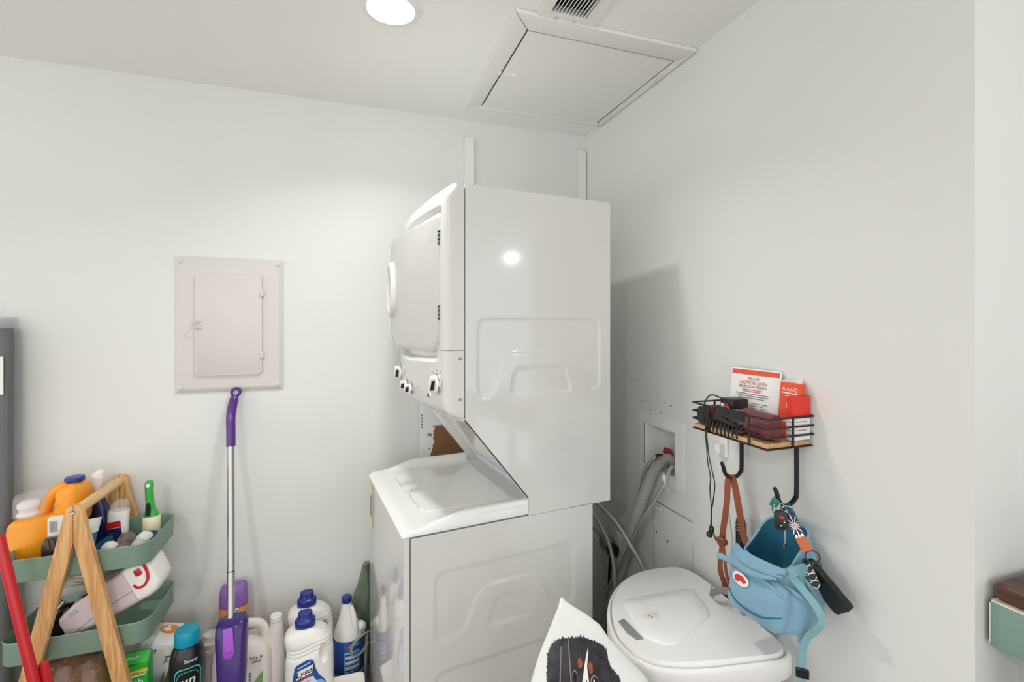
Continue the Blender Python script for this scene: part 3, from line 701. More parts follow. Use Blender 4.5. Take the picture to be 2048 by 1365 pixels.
# dryer balls in a blue tub
b = BM()
def tub(s, z): return [Vector((x-.735, y+1.965, z)) for x, y in rrect(.155-s, .115-s, .02, 5)]
loft(b, [tub(.012, ZT), tub(.004, ZT+.004), tub(0, .735), tub(.004, .735), tub(.009, ZT+.006), tub(.03, ZT+.005)]); tag(put('blue_tub', b, mat('teal_tub', C(34, 104, 140), .4)), 'shallow blue tub holding wool balls on top tray', 'tub')
balls = [((-.775, 1.945), .026, FELT, 'white wool dryer ball nearest the wooden leg', .716), ((-.742, 1.985), .029, FELTG, 'dark grey wool dryer ball at the back of blue tub', .722), ((-.735, 1.938), .024, FELTG, 'grey wool dryer ball at front of blue tub', .712), ((-.690, 1.985), .027, FELT, 'white wool dryer ball at the right end of blue tub', .72), ((-.692, 1.937), .025, mat('wool_pale', C(196, 192, 188), .95, bump=.6, bscale=140), 'pale grey wool dryer ball by the tray rounded corner', .714)]
for (x, y), r, m, lab, z in balls:
    b = BM(); sphere(b, (x, y, z), r, 20, 14)
    for v in b.verts: v.co += (v.co-Vector((x, y, z)))*noise.noise(v.co*70)*.09
    tag(put('dryer_ball', b, m, ang=180), lab, 'dryer ball', 'wool dryer balls in the blue tub')

# ---- middle tray: handheld cleaner with red emblem, black appliance with cord
t = thing('handheld_cleaner', 'pinkish white handheld cleaner with red emblem lying in middle tray', 'appliance', (-.74, 1.98, ZM))
ax = Vector((.275, 0, .125)).normalized(); upv = Vector((-ax.z, 0, ax.x)); MC = FR((-.878, 1.905, .487), ax, upv)
def cs(L, h0, h1, y0, y1, r=.02): return [MC @ Vector((L, y, -d)) for y, d in rrect(h1-h0, y1-y0, r, 5, (h0+h1)/2, (y0+y1)/2)]
b = BM(); loft(b, [cs(-.012, -.018, .030, .01, .12, .02), cs(0, -.034, .044, 0, .13, .02), cs(.05, -.038, .062, 0, .135), cs(.19, -.038, .082, 0, .135), cs(.205, -.037, .09, 0, .135)]); cb = put('cleaner_body', b, PINKISH, t, ang=45)
b = BM(); loft(b, [cs(.206, -.036, .088, 0, .135), cs(.235, -.036, .094, 0, .135), cs(.262, -.03, .097, .002, .13), cs(.278, -.015, .086, .008, .12), cs(.282, 0, .07, .02, .1)]); ec = put('end_cap', b, WHITEP, t, ang=45)
b = BM(); box(b, (.062, .060, -.12), (.20, .075, -.02), .004, 2, MC); put('smoked_window', b, TAUPE, t)
b = BM(); loft(b, [cs(.05, .05, .066, .02, .11, .006), cs(.12, .06, .095, .02, .11, .006), cs(.205, .078, .092, .02, .11, .006)]); put('top_cover', b, TAUPE, t)
b = BM(); box(b, (.03, .035, -.002), (.055, .045, .004), .001, 1, MC); put('side_button', b, GREYL, cb)
b = BM(); tube(b, [MC @ Vector((x, y, .0006)) for x, y in ((.015, -.022), (.08, -.006), (.15, .006), (.204, .012))], .0009, 5); put('seam', b, INKL, cb)
ME = MC @ FR((0, 0, -.0015), (1, 0, 0), (0, 1, 0))
b = BM(); prism(b, rrect(.020, .024, .006, 4, .243, .060), ME, .003, .0005); put('emblem_square', b, RED, ec)
b = BM(); ribbon(b, [ME @ Vector((x, y, .0015)) for x, y in ((.216, .028), (.222, .014), (.238, .010), (.256, .022), (.266, .045), (.268, .078))], ME.to_3x3() @ Vector((0, 0, 1)), .003, .008); put('emblem_curve', b, RED, ec)
t = thing('black_appliance', 'glossy black appliance with chrome trim and cord in middle tray', 'appliance', (-.93, 1.95, ZM))
ax2 = Vector((.10, .05, .12)).normalized(); MB_ = FR((-.955, 1.915, .437), ax2, (-.8, 0, .6))
b = BM(); loft(b, [[MB_ @ Vector((L, x, y)) for x, y in rrect(w_, h_, .016, 5)] for L, w_, h_ in ((0, .05, .05), (.012, .068, .062), (.11, .07, .066), (.135, .06, .056), (.145, .03, .03))]); ab = put('body', b, GLOSSB, t, ang=50)
b = BM(); tube(b, [MB_ @ Vector((L, .036, -.012)) for L in (.0, .05, .10, .13)], .004, 8); put('chrome_trim', b, CHROME, ab)
b = BM(); sphere(b, MB_ @ Vector((.05, -.01, .034)), .006, 12, 8); put('chrome_button', b, CHROME, ab)
b = BM()
for k in range(5):
    R_ = .05+.004*k; tube(b, [(-.885+R_*1.1*math.cos(a), 1.985+.006*k+.01*math.sin(3*a+k), .56+R_*.75*math.sin(a)+.003*k) for a in [i*2*PI/14 for i in range(14)]], .0028, 6, closed=True, k=3)
put('coiled_cord', b, mat('beige_cord', C(176, 166, 140), .5), t)
b = BM(); tube(b, [(-.835, 1.99, .55), (-.82, 1.97, .50), (-.815, 2.0, .46)], .003, 6); put('cord_end', b, MATS['beige_cord'], t)

# ---- bottom tray: bag of chews, green box, white carton
t = thing('chew_bag', 'clear bag of brown dried dog chews in the bottom tray', 'bag', (-.86, 1.97, ZL))
b = BM(); rr = []
for z, rx, ry in ((ZL, .09, .06), (.18, .115, .08), (.26, .118, .082), (.32, .105, .07), (.36, .075, .05), (.375, .03, .02)):
    rg = sell(40, rx, ry, 2.5, -.88, 1.975, z)
    for v in rg:
        d = noise.noise(v*28)*.012; v.x += d; v.y += d; v.z += noise.noise(v*20+Vector((3, 1, 2)))*.01 if z > .2 else 0
    rr.append(rg)
loft(b, rr); put('clear_bag', b, BAGGY, t, ang=25)
b = BM(); random.seed(3)
for i in range(40):
    p = Vector((-.88+random.uniform(-.085, .085), 1.975+random.uniform(-.055, .055), random.uniform(.19, .335)))
    box(b, (-.018, -.006, -.005), (.018, .006, .005), .002, 1, Matrix.Translation(p) @ Matrix.Rotation(random.uniform(0, 6), 4, 'Z') @ Matrix.Rotation(random.uniform(-1, 1), 4, 'X'))
tag(put('chews', b, DRIED, t), kind='stuff')
t = thing('green_box', 'bright green carton with yellow band and white lettering in bottom tray', 'box', (-.69, 1.935, ZL))
Mg = Matrix.Translation((-.707, 1.916, ZL+.001)) @ Matrix.Rotation(.06, 4, 'Z')
b = BM(); box(b, (-.05, 0, 0), (.05, .05, .178), .001, 1, Mg); gb = put('box_body', b, GREENP, t)
b = BM(); loft(b, [[Mg @ Vector(p) for p in q] for q in ([(-.05, 0, .178), (.05, 0, .178), (.05, .05, .178), (-.05, .05, .178)], [(-.05, .022, .205), (.05, .022, .205), (.05, .028, .205), (-.05, .028, .205)])]); put('folded_top', b, GREENP, t)
Mgf = Mg @ FR((0, -.0003, 0), (1, 0, 0), (0, 0, 1))
b = flat([(-.05, .16), (.02, .176), (.032, .178), (-.05, .178)], Mgf); put('dark_green_print', b, GREEND, gb)
b = flat([(-.05, .138), (.05, .146), (.05, .158), (-.05, .148)], Mgf); put('yellow_band', b, YELLOW, gb)
b = flat([(-.05, .127), (.04, .136), (.046, .141), (-.05, .134)], Mgf); put('white_band', b, WHITEPR, gb)
b = flat([(-.05, .07), (.05, .08), (.05, .095), (-.05, .085)], Mgf); put('blue_band', b, BLUE, gb)
text(gb, 'lettering', 'fresh', .034, WHITEPR, Mgf @ FR((.004, .113, .001), (1, .06, 0), (0, 1, 0)))
text(gb, 'small_lettering', 'DUST FREE', .009, REDP, Mgf @ FR((.004, .145, .001), (1, .08, 0), (0, 1, 0)))
b = flat([(.048, .0), (.05, .0), (.05, .178), (.048, .178)], Mgf); put('edge_print', b, GREEND, gb)
t = thing('white_carton', 'white carton with orange round emblem and black script leaning in bottom tray', 'carton', (-.655, 2.04, ZL))
Mw = Matrix.Translation((-.705, 2.02, ZL+.018)) @ Matrix.Rotation(.1, 4, 'Z') @ Matrix.Rotation(.30, 4, 'Y')
b = BM(); box(b, (-.055, -.008, 0), (.055, .085, .16), .003, 2, Mw); wb = put('carton_body', b, PAPER, t)
b = BM(); loft(b, [[Mw @ Vector(p) for p in q] for q in ([(-.055, -.006, .159), (.055, -.006, .159), (.055, .085, .159), (-.055, .085, .159)], [(-.053, .012, .178), (.053, .012, .178), (.053, .085, .185), (-.053, .085, .185)])]); put('slanted_top', b, PAPER, t)
Mwt = Mw @ FR((.012, .050, .1822), (1, 0, 0), (0, 65, 7))
b = flat(ell(.03, .024, 28, .002, 0), Mwt @ Matrix.Translation((0, 0, .0002))); put('emblem_disc', b, ORANGE2, wb)
b = flat([(-.016, -.008), (-.002, -.014), (.008, -.006), (.006, .004), (.0, .008), (.004, .018), (-.004, .02), (-.010, .008), (-.018, .002)], Mwt @ Matrix.Translation((0, 0, .001))); put('emblem_arm', b, WHITEPR, wb)
Mwf = Mw @ FR((0, -.0088, 0), (1, 0, 0), (0, 0, 1))
b = BM(); tube(b, [Mwf @ Vector((x, y, .0004)) for x, y in ((-.044, .142), (-.038, .133), (-.026, .135), (-.016, .146), (-.020, .128), (-.012, .138), (-.004, .142), (-.006, .130))], .0013, 6); put('script_print', b, INK, wb)
b = BM(); tube(b, [Mwf @ Vector((x, y, .0004)) for x, y in ((.03, .12), (.044, .122), (.034, .112), (.042, .104), (.032, .10))], .0013, 6); put('script_print', b, INK, wb)

# ---- red long-handled dustpan in front of the caddy
t = thing('red_dustpan', 'red long-handled dustpan leaning at the left in front of caddy', 'dustpan', (-.80, 1.74, 0))
p0, p1 = Vector((-.951, 1.775, .756)), Vector((-.88, 1.75, .45)); d_ = (p1-p0)
b = BM(); tube(b, [p0-d_*.35, p0+d_*2.25], .0135, 14, smooth=False); put('handle', b, RED, t)
b = BM(); pp = p0+d_*2.3
loft(b, [[Vector((pp.x+x, pp.y+y, z)) for x, y in ((-.10, .03), (-.10, -.05), (.14, -.05), (.14, .03))] for z in (.002, .03)]); put('pan_floor', b, RED, t)
b = BM(); loft(b, [[Vector((pp.x+x, pp.y+y+.0, z)) for x, y in ((-.10+i_, .025), (-.10+i_, .035), (.14-i_, .035), (.14-i_, .025))] for z, i_ in ((.03, 0), (.12, .02))]); put('pan_back', b, RED, t)
b = BM(); tube(b, [(-.835, 1.775, .03), (-.850, 1.775, .25), (-.862, 1.772, .40), (-.866, 1.77, .475)], [.016, .018, .02, .012], 12, sx=.7); put('broom_clip', b, RED, t)

# ================================================================== bottles along the back wall
def cylwrap(cx, cy, r, phi, off=.0006):
    def f(s, z):
        rr = (r(z) if callable(r) else r)+off; a = s/rr+phi
        return Vector((cx+rr*math.sin(a), cy-rr*math.cos(a), z))
    return f
# black fabric-scent bottle with teal cap
cx, cy = -.551, 1.95
t = thing('scent_bottle', 'black scent booster bottle with teal cap beside the caddy', 'bottle', (cx, cy, 0))
prof = [(.040, 0), (.046, .003), (.048, .02), (.047, .10), (.048, .16), (.052, .22), (.0545, .27), (.053, .305), (.047, .33), (.040, .345), (.036, .352), (.03, .354)]
def prr(z):
    for (r0, z0), (r1, z1) in zip(prof, prof[1:]):
        if z0 <= z <= z1: return r0+(r1-r0)*(z-z0)/max(1e-6, z1-z0)
    return .05
b = BM(); lathe(b, prof, 40, (cx, cy, 0)); sbod = put('bottle_body', b, mat('black_gloss_bottle', C(26, 27, 30), .3, coat=.2), t, ang=60)
b = BM(); lathe(b, [(.039, 0), (.040, .004), (.0385, .040), (.036, .047), (.004, .049)], 36, (cx, cy, .352)); put('cap', b, TEAL, t)
wf_ = lambda o: cylwrap(cx, cy, prr, .30, o)
def arch(w, z0, z1, r): return [(w, z0)]+[(w-r+r*math.cos(a), z1-r+r*math.sin(a)) for a in [i*PI/2/8 for i in range(9)]]+[(-w+r-r*math.sin(a), z1-r+r*math.cos(a)) for a in [i*PI/2/8 for i in range(9)]]+[(-w, z0)]
for k, (w_, z1, m) in enumerate(((.043, .291, TEALP), (.040, .287, mat('black_label', C(18, 22, 26), .4)), (.035, .279, TEALP), (.0335, .277, MATS['black_label']))):
    b = flat(arch(w_, .12, z1, .026), wrap=wf_(.0004+.0003*k), sub=3); put('label_print', b, m, sbod)
text(sbod, 'lettering', 'Downy', .0145, WHITEPR, wrap=lambda x, y: wf_(.002)(x+.008, .312+y), shear=.15)
text(sbod, 'lettering', 'un', .046, WHITEPR, wrap=lambda x, y: wf_(.002)(x, .246+y+x*.12), shear=.1)
text(sbod, 'lettering', 'STOPABLES', .0095, WHITEPR, wrap=lambda x, y: wf_(.002)(x, .222+y+x*.12))
text(sbod, 'lettering', 'FRESH', .019, TEALP, wrap=lambda x, y: wf_(.002)(x, .206+y+x*.08))
# big white detergent jug with side spout
t = thing('white_jug', 'large cream jug with top handle and side spout behind purple mop', 'jug', (-.38, 2.04, 0))
b = BM(); loft(b, [sell(36, rx, ry, 4, -.395+dx, 2.04, z) for z, rx, ry, dx in ((.001, .095, .058, 0), (.008, .102, .064, 0), (.10, .104, .066, 0), (.22, .100, .064, 0), (.255, .090, .058, -.004), (.275, .07, .046, -.012), (.285, .045, .03, -.02))]); jb = put('jug_body', b, CREAMP, t, ang=60)
b = BM(); tube(b, [(-.48, 2.04, .255), (-.468, 2.04, .305), (-.43, 2.04, .323), (-.36, 2.04, .326), (-.325, 2.04, .305), (-.312, 2.04, .24)], .0165, 14); put('jug_handle', b, CREAMP, jb)
b = BM(); tube(b, [(-.285, 2.05, .004), (-.283, 2.05, .15), (-.281, 2.05, .27), (-.281, 2.05, .312)], [.034, .033, .026, .020], 18); put('spout_column', b, CREAMP, jb)
b = BM(); cyl(b, (-.281, 2.05, .312), (-.281, 2.05, .336), .0215, 20, bev=.003); put('cap', b, WHITEP, t)
b = BM(); lathe(b, [(.03, 0), (.038, .004), (.038, .02), (.034, .022), (.036, .026), (.036, .042), (.03, .046), (.028, .05), (.025, .066), (.012, .074)], 24, (-.505, 2.055, .24)); put('dosing_cap', b, CREAMP, t)
b = BM(); cyl(b, (-.505, 2.055, .001), (-.505, 2.055, .24), .042, 24, .036, .004); put('left_lobe', b, CREAMP, jb)
jw = lambda o: (lambda x, z: Vector((-.395+x, 2.04-.0665*(1-min(.98, abs(x/.106))**4)**.25-o, z)))
b = flat([(-.05, .075), (.0, .10), (.045, .135), (.078, .175), (.078, .135), (.06, .11), (.02, .085), (-.05, .06)], wrap=jw(.0006), sub=2); put('green_swoosh', b, mat('leaf_print', C(120, 176, 96), .5), jb)
b = flat(ell(.024, .020, 24, .032, .115), wrap=jw(.0012), sub=2); put('red_disc', b, REDP, jb)
for k, (s_, sz, x, z) in enumerate((('free &', .017, .043, .206), ('clear', .017, .044, .192), ('in', .024, -.004, .135))):
    text(jb, 'lettering', s_, sz, INK, wrap=lambda a, c, x=x, z=z: jw(.001)(a+x+.014, c+z+.025))
for k in range(6):
    b = flat(rrect(.008, .008, .002, 2, .036, .175-k*.011), wrap=jw(.001)); put('small_print', b, INKL, jb)
for k in range(3):
    b = flat([(.022, .118-k*.008), (.044, .119-k*.008), (.044, .121-k*.008), (.022, .120-k*.008)], wrap=jw(.002)); put('disc_print', b, mat('peach_print', C(244, 190, 170), .5), jb)
# lilac and orange refill pouch
t = thing('refill_pouch', 'lilac topped orange refill pouch behind the silver mop pole', 'pouch', (-.448, 2.15, 0))
b = BM(); loft(b, [sell(32, rx, ry, 3, -.448, 2.145, z) for z, rx, ry in ((0, .048, .03), (.01, .05, .032), (.30, .05, .032), (.352, .05, .03))]); pb = put('pouch_body', b, mat('orange_pouch', C(226, 148, 84), .3, coat=.3, bump=.1, bscale=20), t, ang=60)
b = BM(); rr = []
for z, rx, ry in ((.352, .0505, .031), (.37, .0505, .031), (.405, .049, .029), (.425, .047, .024), (.437, .043, .015)):
    rr.append([v+Vector((0, 0, v.x*.12)) for v in sell(32, rx, ry, 2.6, -.448, 2.145, z)])
for rg in rr:
    for v in rg: v.z += .0 - (-.448)*.12
loft(b, rr); put('lilac_top', b, LILAC, t, ang=60)
b = BM(); box(b, (-.438, 2.112, .30), (-.424, 2.114, .352)); bl = put('barcode_panel', b, WHITEPR, pb)
for k in range(6):
    b = BM(); box(b, (-.434, 2.1112, .305+k*.0075), (-.426, 2.112, .309+k*.0075)); put('barcode_bar', b, INK, bl)
# two white sanitizer bottles
def sanitizer(cx, cy, label, front):
    t = thing('sanitizer_bottle', label, 'bottle', (cx, cy, 0), 0, 'white sanitizer bottles with blue caps')
    R_ = lambda z: ((.075, .047, 0) if z < .01 else (.085, .052, 0) if z < .15 else (.085-.006*sst(.2, .28, z)-.030*sst(.285, .337, z)**2, .052-.012*sst(.28, .337, z), -.016*sst(.25, .335, z)))
    zz = [0, .004, .015, .08, .14, .18, .22, .246, .250, .254, .260, .264, .268, .274, .278, .282, .29, .298, .306, .314, .322, .328, .333]
    rr = []
    for z in zz:
        rx, ry, dx = R_(z)
        if z in (.250, .264, .278): rx -= .003; ry -= .003
        if z > .32: rx -= (z-.32)*2; ry -= (z-.32)*1.2
        wave = lambda x: .012*math.sin(x/.085*2.2)*(1 if .24 < z < .285 else .5 if .2 < z < .292 else 0)
        rr.append([Vector((v.x, v.y, z+wave(v.x-cx))) for v in sell(48, rx, ry, 3, cx+dx, cy, z)])
    b = BM(); loft(b, rr)
    cut = BM(); sphere(cut, (cx+.052, cy-.05, .243), 1, 24, 16, (.017, .026, .040)); b = boolean(b, cut)
    bd = put('bottle_body', b, WHITEP, t, ang=50)
    c = (cx-.016, cy, .332)
    b = BM(); loft(b, [sell(32, r, r*.8, 2.3, c[0], c[1], z) for r, z in ((.034, .331), (.0365, .334), (.0365, .353), (.034, .357), (.027, .359), (.0255, .361), (.0255, .379), (.0245, .382), (.022, .383), (.021, .381), (.004, .381))]); put('cap', b, NAVY, t, ang=50)
    if front:
        lw = lambda o: (lambda x, z: Vector((cx+x, cy-.0525*(1-min(.97, abs(x/.086))**3)**(1/3)-o, z+.035)))
        outl = [(-.062, .04), (.07, .04), (.066, .08), (.055, .11), (.035, .135), (.022, .165), (.018, .188), (.008, .196), (-.008, .196), (-.04, .182), (-.048, .172), (-.056, .12)]
        b = flat(outl, wrap=lw(.0006), sub=3); lb = put('label', b, mat('lysol_blue', C(24, 86, 160), .4), bd)
        b = flat([(-.01, .10), (.03, .115), (.045, .115), (.06, .095), (.066, .05), (0, .05)], wrap=lw(.0011), sub=2); put('sky_print', b, SKY, lb)
        b = flat([(-.043, .128), (.012, .148), (.016, .178), (-.038, .160)], wrap=lw(.0016), sub=2); put('white_banner', b, WHITEPR, lb)
        b = flat([(-.038, .168), (.006, .186), (.008, .190), (-.036, .172)], wrap=lw(.0012), sub=1); put('white_rule', b, WHITEPR, lb)
        b = flat([(-.054, .04), (-.052, .10), (-.04, .122), (-.01, .136), (.012, .143), (.012, .139), (-.01, .131), (-.036, .118), (-.047, .098), (-.049, .04)], wrap=lw(.0016), sub=2); put('red_rule', b, REDP, lb)
        b = flat([(-.049, .04), (-.047, .098), (-.036, .117), (-.01, .130), (.015, .135), (.03, .11), (.035, .04)], wrap=lw(.0014), sub=2); put('pale_panel', b, mat('pale_blue_print', C(206, 226, 238), .5), lb)
        text(lb, 'lettering', 'Lysol', .030, INK, wrap=lambda a, c: lw(.0024)(a-.013, c+.1535+a*.3), shear=.25)
        text(lb, 'lettering', 'LAUNDRY', .0085, INK, wrap=lambda a, c: lw(.0024)(a-.012, c+.117+a*.2))
        text(lb, 'lettering', 'Sanitizer', .016, NAVYD, wrap=lambda a, c: lw(.0024)(a-.010, c+.104+a*.12))
    return t
sanitizer(-.152, 1.95, 'white sanitizer bottle with printed blue label and blue cap, in front', True)
sanitizer(-.158, 2.092, 'plain white bottle with blue cap behind the labelled sanitizer bottle', False)
# bleach bottle
cx, cy = -.014, 2.086
t = thing('bleach_bottle', 'white bleach bottle with blue label and tapering neck beside washer', 'bottle', (cx, cy, 0))
b = BM(); loft(b, [sell(40, r, r, 2, cx+dx, cy, z) for z, r, dx in ((0, .05, 0), (.006, .058, 0), (.05, .060, 0), (.18, .060, 0), (.192, .059, 0), (.21, .052, -.001), (.24, .038, -.004), (.27, .027, -.006), (.295, .021, -.007), (.31, .018, -.007), (.318, .017, -.007))]); bb = put('bottle_body', b, WHITEP, t, ang=60)
b = BM(); tube(b, [(cx+.012, cy-.014, .305), (cx+.020, cy-.024, .27), (cx+.026, cy-.034, .23), (cx+.030, cy-.038, .195)], [.006, .0115, .013, .010], 14); put('handle_rib', b, WHITEP, bb)
b = BM(); tube(b, [(cx+.02, cy-.01, .205), (cx+.05, cy-.012, .21), (cx+.058, cy-.008, .195), (cx+.05, cy, .17)], [.02, .022, .012, .01], 12); put('shoulder_lobe', b, WHITEP, bb)
b = BM(); lathe(b, [(.019, 0), (.0205, .003), (.0205, .020), (.018, .023), (.003, .0235)], 24, (cx-.007, cy, .316)); put('cap', b, NAVY, t)
b = BM(); lathe(b, [(.0605, .045), (.0609, .046), (.0609, .182), (.0605, .183)], 40, (cx, cy, 0)); lb = put('label', b, mat('bleach_blue', C(40, 84, 170), .4), t)
bwf = lambda o: cylwrap(cx, cy, .0609, -.05, o)
b = flat([(-.012, .06), (.05, .06), (.05, .142), (-.012, .142)], wrap=bwf(.0005), sub=3); put('pale_panel', b, mat('pale_label', C(150, 186, 224), .5), lb)
for k in range(7):
    b = flat([(-.008, .065+k*.0105), (.046, .065+k*.0105), (.046, .069+k*.0105), (-.008, .069+k*.0105)], wrap=bwf(.001), sub=2); put('print_line', b, WHITEPR if k % 2 else NAVYD, lb)
b = flat(ell(.008, .005, 16, .0, .162), wrap=bwf(.001), sub=1); put('badge', b, REDP, lb)
text(lb, 'lettering', 'CLOROX', .0125, WHITEPR, wrap=lambda a, c: bwf(.0015)(a+.032, c+.163))
# white tray on the floor against the washer front
b = BM()
def wt(s, z, dx=0): return [Vector((-.02+x, 1.80+y, z)) for x, y in rrect(.125-s, .30-s, .022, 5)]
loft(b, [wt(.03, .002), wt(.01, .002), wt(.004, .01), wt(0, .098), wt(-.008, .10), wt(-.008, .105), wt(.004, .104), wt(.012, .02), wt(.04, .016)]); tag(put('white_tray', b, mat('tray_white', C(236, 232, 226), .4, vary=.03, vscale=20)), 'empty white plastic tray on the floor against the washer front', 'tray')
# sage cloth between washer and wall, and loop
b = BM(); rr = []
for i in range(26):
    z = .002+.42*i/25; w_ = .075*(1-(z/.43)**1.5)+.008
    rg = sell(36, w_, .020, 2, .062-w_*.30, 2.166, z)
    for v in rg:
        d = noise.noise(Vector((v.x*34, v.y*30, z*14)))*.022; v.x += d; v.y = min(v.y+d*.5, 2.188)
    rr.append(rg)
loft(b, rr); tag(put('sage_cloth', b, CLOTH, ang=60), 'crumpled sage green cloth stuffed between washer and back wall', 'cloth')
t = thing('sage_duster', 'sage green band loop lying beside the bleach bottle', 'band', (.03, 2.0, 0))
b = BM(); ribbon(b, [(.060, 2.02, .215), (.03, 2.0, .212), (.004, 1.985, .197), (-.004, 1.98, .172), (.012, 1.985, .150), (.04, 2.0, .155), (.060, 2.02, .17)], (.25, -.95, .5), .032, .003); put('band', b, mat('sage_web', C(132, 150, 122), .7), t)
b = BM(); tube(b, [(.052, 2.03, .0), (.054, 2.03, .1), (.058, 2.022, .2)], .006, 8); put('stem', b, GREYP, t)
text(gb, 'brand_lettering', 'ATFIELD', .013, WHITEPR, Mg @ FR((-.004, .0095, .1915), (1, .02, .03), (0, .022, .027)), shear=.3)
# ================================================================== valve box, hoses, outlet on the right wall
FW = lambda y, z, x=XR: FR((x, y, z), (0, -1, 0), (0, 0, 1))     # frame on the right wall: x to the right, y up, z into the room
t = thing('valve_box', 'white recessed laundry valve box with red handled valve in right wall', 'valve box', (XR, 1.56, .86))
b = BM(); cells(b, [1.423, 1.47, 1.668, 1.70], [.865, .905, 1.07, 1.112], [(1.47, 1.668, .905, 1.07)], XR-.004, XR-.0005, MR); put('flange', b, TRIMP, t)
b = BM(); cells(b, [1.462, 1.47, 1.668, 1.676], [.897, .905, 1.07, 1.078], [(1.47, 1.668, .905, 1.07)], XR-.003, XR+.085, MR); box(b, (XR+.08, 1.465, .90), (XR+.086, 1.673, 1.075)); put('box_liner', b, TRIMP, t)
b = BM(); cyl(b, (XR+.04, 1.555, .905), (XR+.04, 1.555, .965), .010, 14); cyl(b, (XR+.05, 1.555, .955), (XR+.005, 1.555, .953), .012, 14); cyl(b, (XR+.012, 1.56, .953), (XR-.012, 1.575, .948), .015, 8); vb = put('valve_body', b, BLACKM, t)
b = BM(); prism(b, [(-.024, -.004), (.024, -.008), (.027, .016), (.012, .02), (-.022, .018)], FR((XR+.022, 1.545, .972), (0, -1, 0), (.2, 0, 1)), .008, .002); put('red_handle', b, mat('valve_red', C(150, 50, 48), .5), vb)
b = BM(); cyl(b, (XR+.045, 1.52, .905), (XR+.045, 1.52, .94), .022, 18, .024); put('drain_collar', b, GREYP, t)
b = BM(); cyl(b, (XR+.05, 1.485, .93), (XR+.01, 1.485, .945), .009, 12); put('second_valve', b, CHROME, t)
def hose(name, pts, r, m, label, corr=0, cat='hose'):
    b = BM()
    if corr:
        P = smooth_path(pts, 40); tube(b, P, lambda f: r*(1+.07*(1 if int(f*(len(P)-1)+.5) % 2 else -1)), 14, smooth=False)
    else: tube(b, pts, r, 10, 8)
    return tag(put(name, b, m, ang=50 if not corr else 12), label, cat)
dr_ = hose('drain_hose', [(XR+.03, 1.522, .945), (XR-.006, 1.525, .955), (1.10, 1.55, .90), (1.085, 1.59, .80), (1.07, 1.645, .66), (1.06, 1.70, .50), (1.03, 1.76, .32), (.97, 1.80, .16), (.93, 1.82, .03)], .0195, HOSEG, 'grey corrugated drain hose curving out of the valve box', 1)
hose('supply_hose', [(XR-.012, 1.575, .948), (1.112, 1.585, .93), (1.10, 1.605, .88), (1.095, 1.625, .80), (1.085, 1.66, .66), (1.07, 1.70, .5), (1.04, 1.75, .3), (1.0, 1.78, .03)], .0075, BRAID, 'braided supply hose running from the red valve along the drain hose')
hb = hose('supply_hose', [(XR+.012, 1.485, .945), (1.12, 1.475, .935), (1.085, 1.46, .89), (1.06, 1.50, .80), (1.04, 1.545, .72), (1.03, 1.63, .56), (1.02, 1.74, .36), (1.0, 1.79, .18), (.97, 1.80, .02)], .008, BRAID, 'braided supply hose with white paper tag crossing diagonally')
b = BM(); ribbon(b, [(1.078, 1.452, .925), (1.070, 1.44, .908), (1.064, 1.425, .897), (1.06, 1.405, .89)], (.2, -.5, -.9), .013, .0008); put('paper_tag', b, PAPER, hb)
hose('supply_hose', [(.83, 1.74, .845), (.88, 1.75, .80), (.96, 1.735, .735), (1.0, 1.65, .68), (1.02, 1.585, .62), (1.05, 1.55, .55), (1.07, 1.52, .45), (1.06, 1.5, .3), (1.02, 1.52, .03)], .0085, BRAID, 'braided hose sloping down right from behind the dryer')
hose('supply_hose', [(.82, 1.80, .845), (.90, 1.80, .77), (.97, 1.76, .66), (1.0, 1.70, .56), (1.0, 1.665, .42), (.98, 1.68, .2), (.95, 1.7, .03)], .0085, BRAID, 'braided hose hanging beside the power plug behind the washer')
t = thing('wall_outlet', 'white wall outlet with black plug behind the washer', 'outlet', (XR, 1.86, .40))
b = BM(); prism(b, rrect(.075, .12, .006, 3), FW(1.85, .47, XR-.0005), .006, .002); put('cover_plate', b, WHITEP, t)
b = BM(); box(b, (XR-.05, 1.85, .425), (XR-.006, 1.895, .475), .008, 2); tube(b, [(XR-.04, 1.87, .43), (XR-.05, 1.86, .36), (XR-.06, 1.85, .25), (XR-.06, 1.85, .03)], .008, 8); put('plug_and_cord', b, BLACK, t)
b = BM(); cyl(b, (XR-.05, 1.93, .46), (XR-.006, 1.93, .46), .032, 20, bev=.004); tube(b, [(XR-.04, 1.94, .48), (1.05, 1.98, .53), (1.0, 2.02, .50), (.92, 2.05, .44)], .006, 8); put('round_plug', b, GREYP, t)
# patched access square below the box: thin raised seam lines, screw dots
t = thing('wall_patch', 'painted drywall patch panel with screw holes below the valve box', 'wall patch', (XR, 1.48, .45))
b = BM(); box(b, (XR-.0028, 1.379, .40), (XR-.0005, 1.60, .772), .001, 1); pt = put('patch_panel', b, PAINT, t)
for p_, q_ in (((1.60, .774), (1.379, .774)), ((1.601, .774), (1.601, .42)), ((1.378, .70), (1.378, .45))):
    b = BM(); tube(b, [(XR-.0022, *p_), (XR-.0022, *q_)], .0011 if p_[1] > .77 else .0006, 5, smooth=False); put('seam_crack', b, INKL, pt)
for y, z in ((1.585, .655), (1.515, .645)):
    b = BM(); cyl(b, (XR-.0035, y, z), (XR-.002, y, z), .0045, 10); put('screw_hole', b, BLACK, pt)
b = BM(); tube(b, [(XR-.004, 1.60, .775), (XR-.012, 1.595, .762), (XR-.014, 1.57, .757), (XR-.006, 1.55, .754)], .003, 6); put('hook_stub', b, TRIMP, pt)
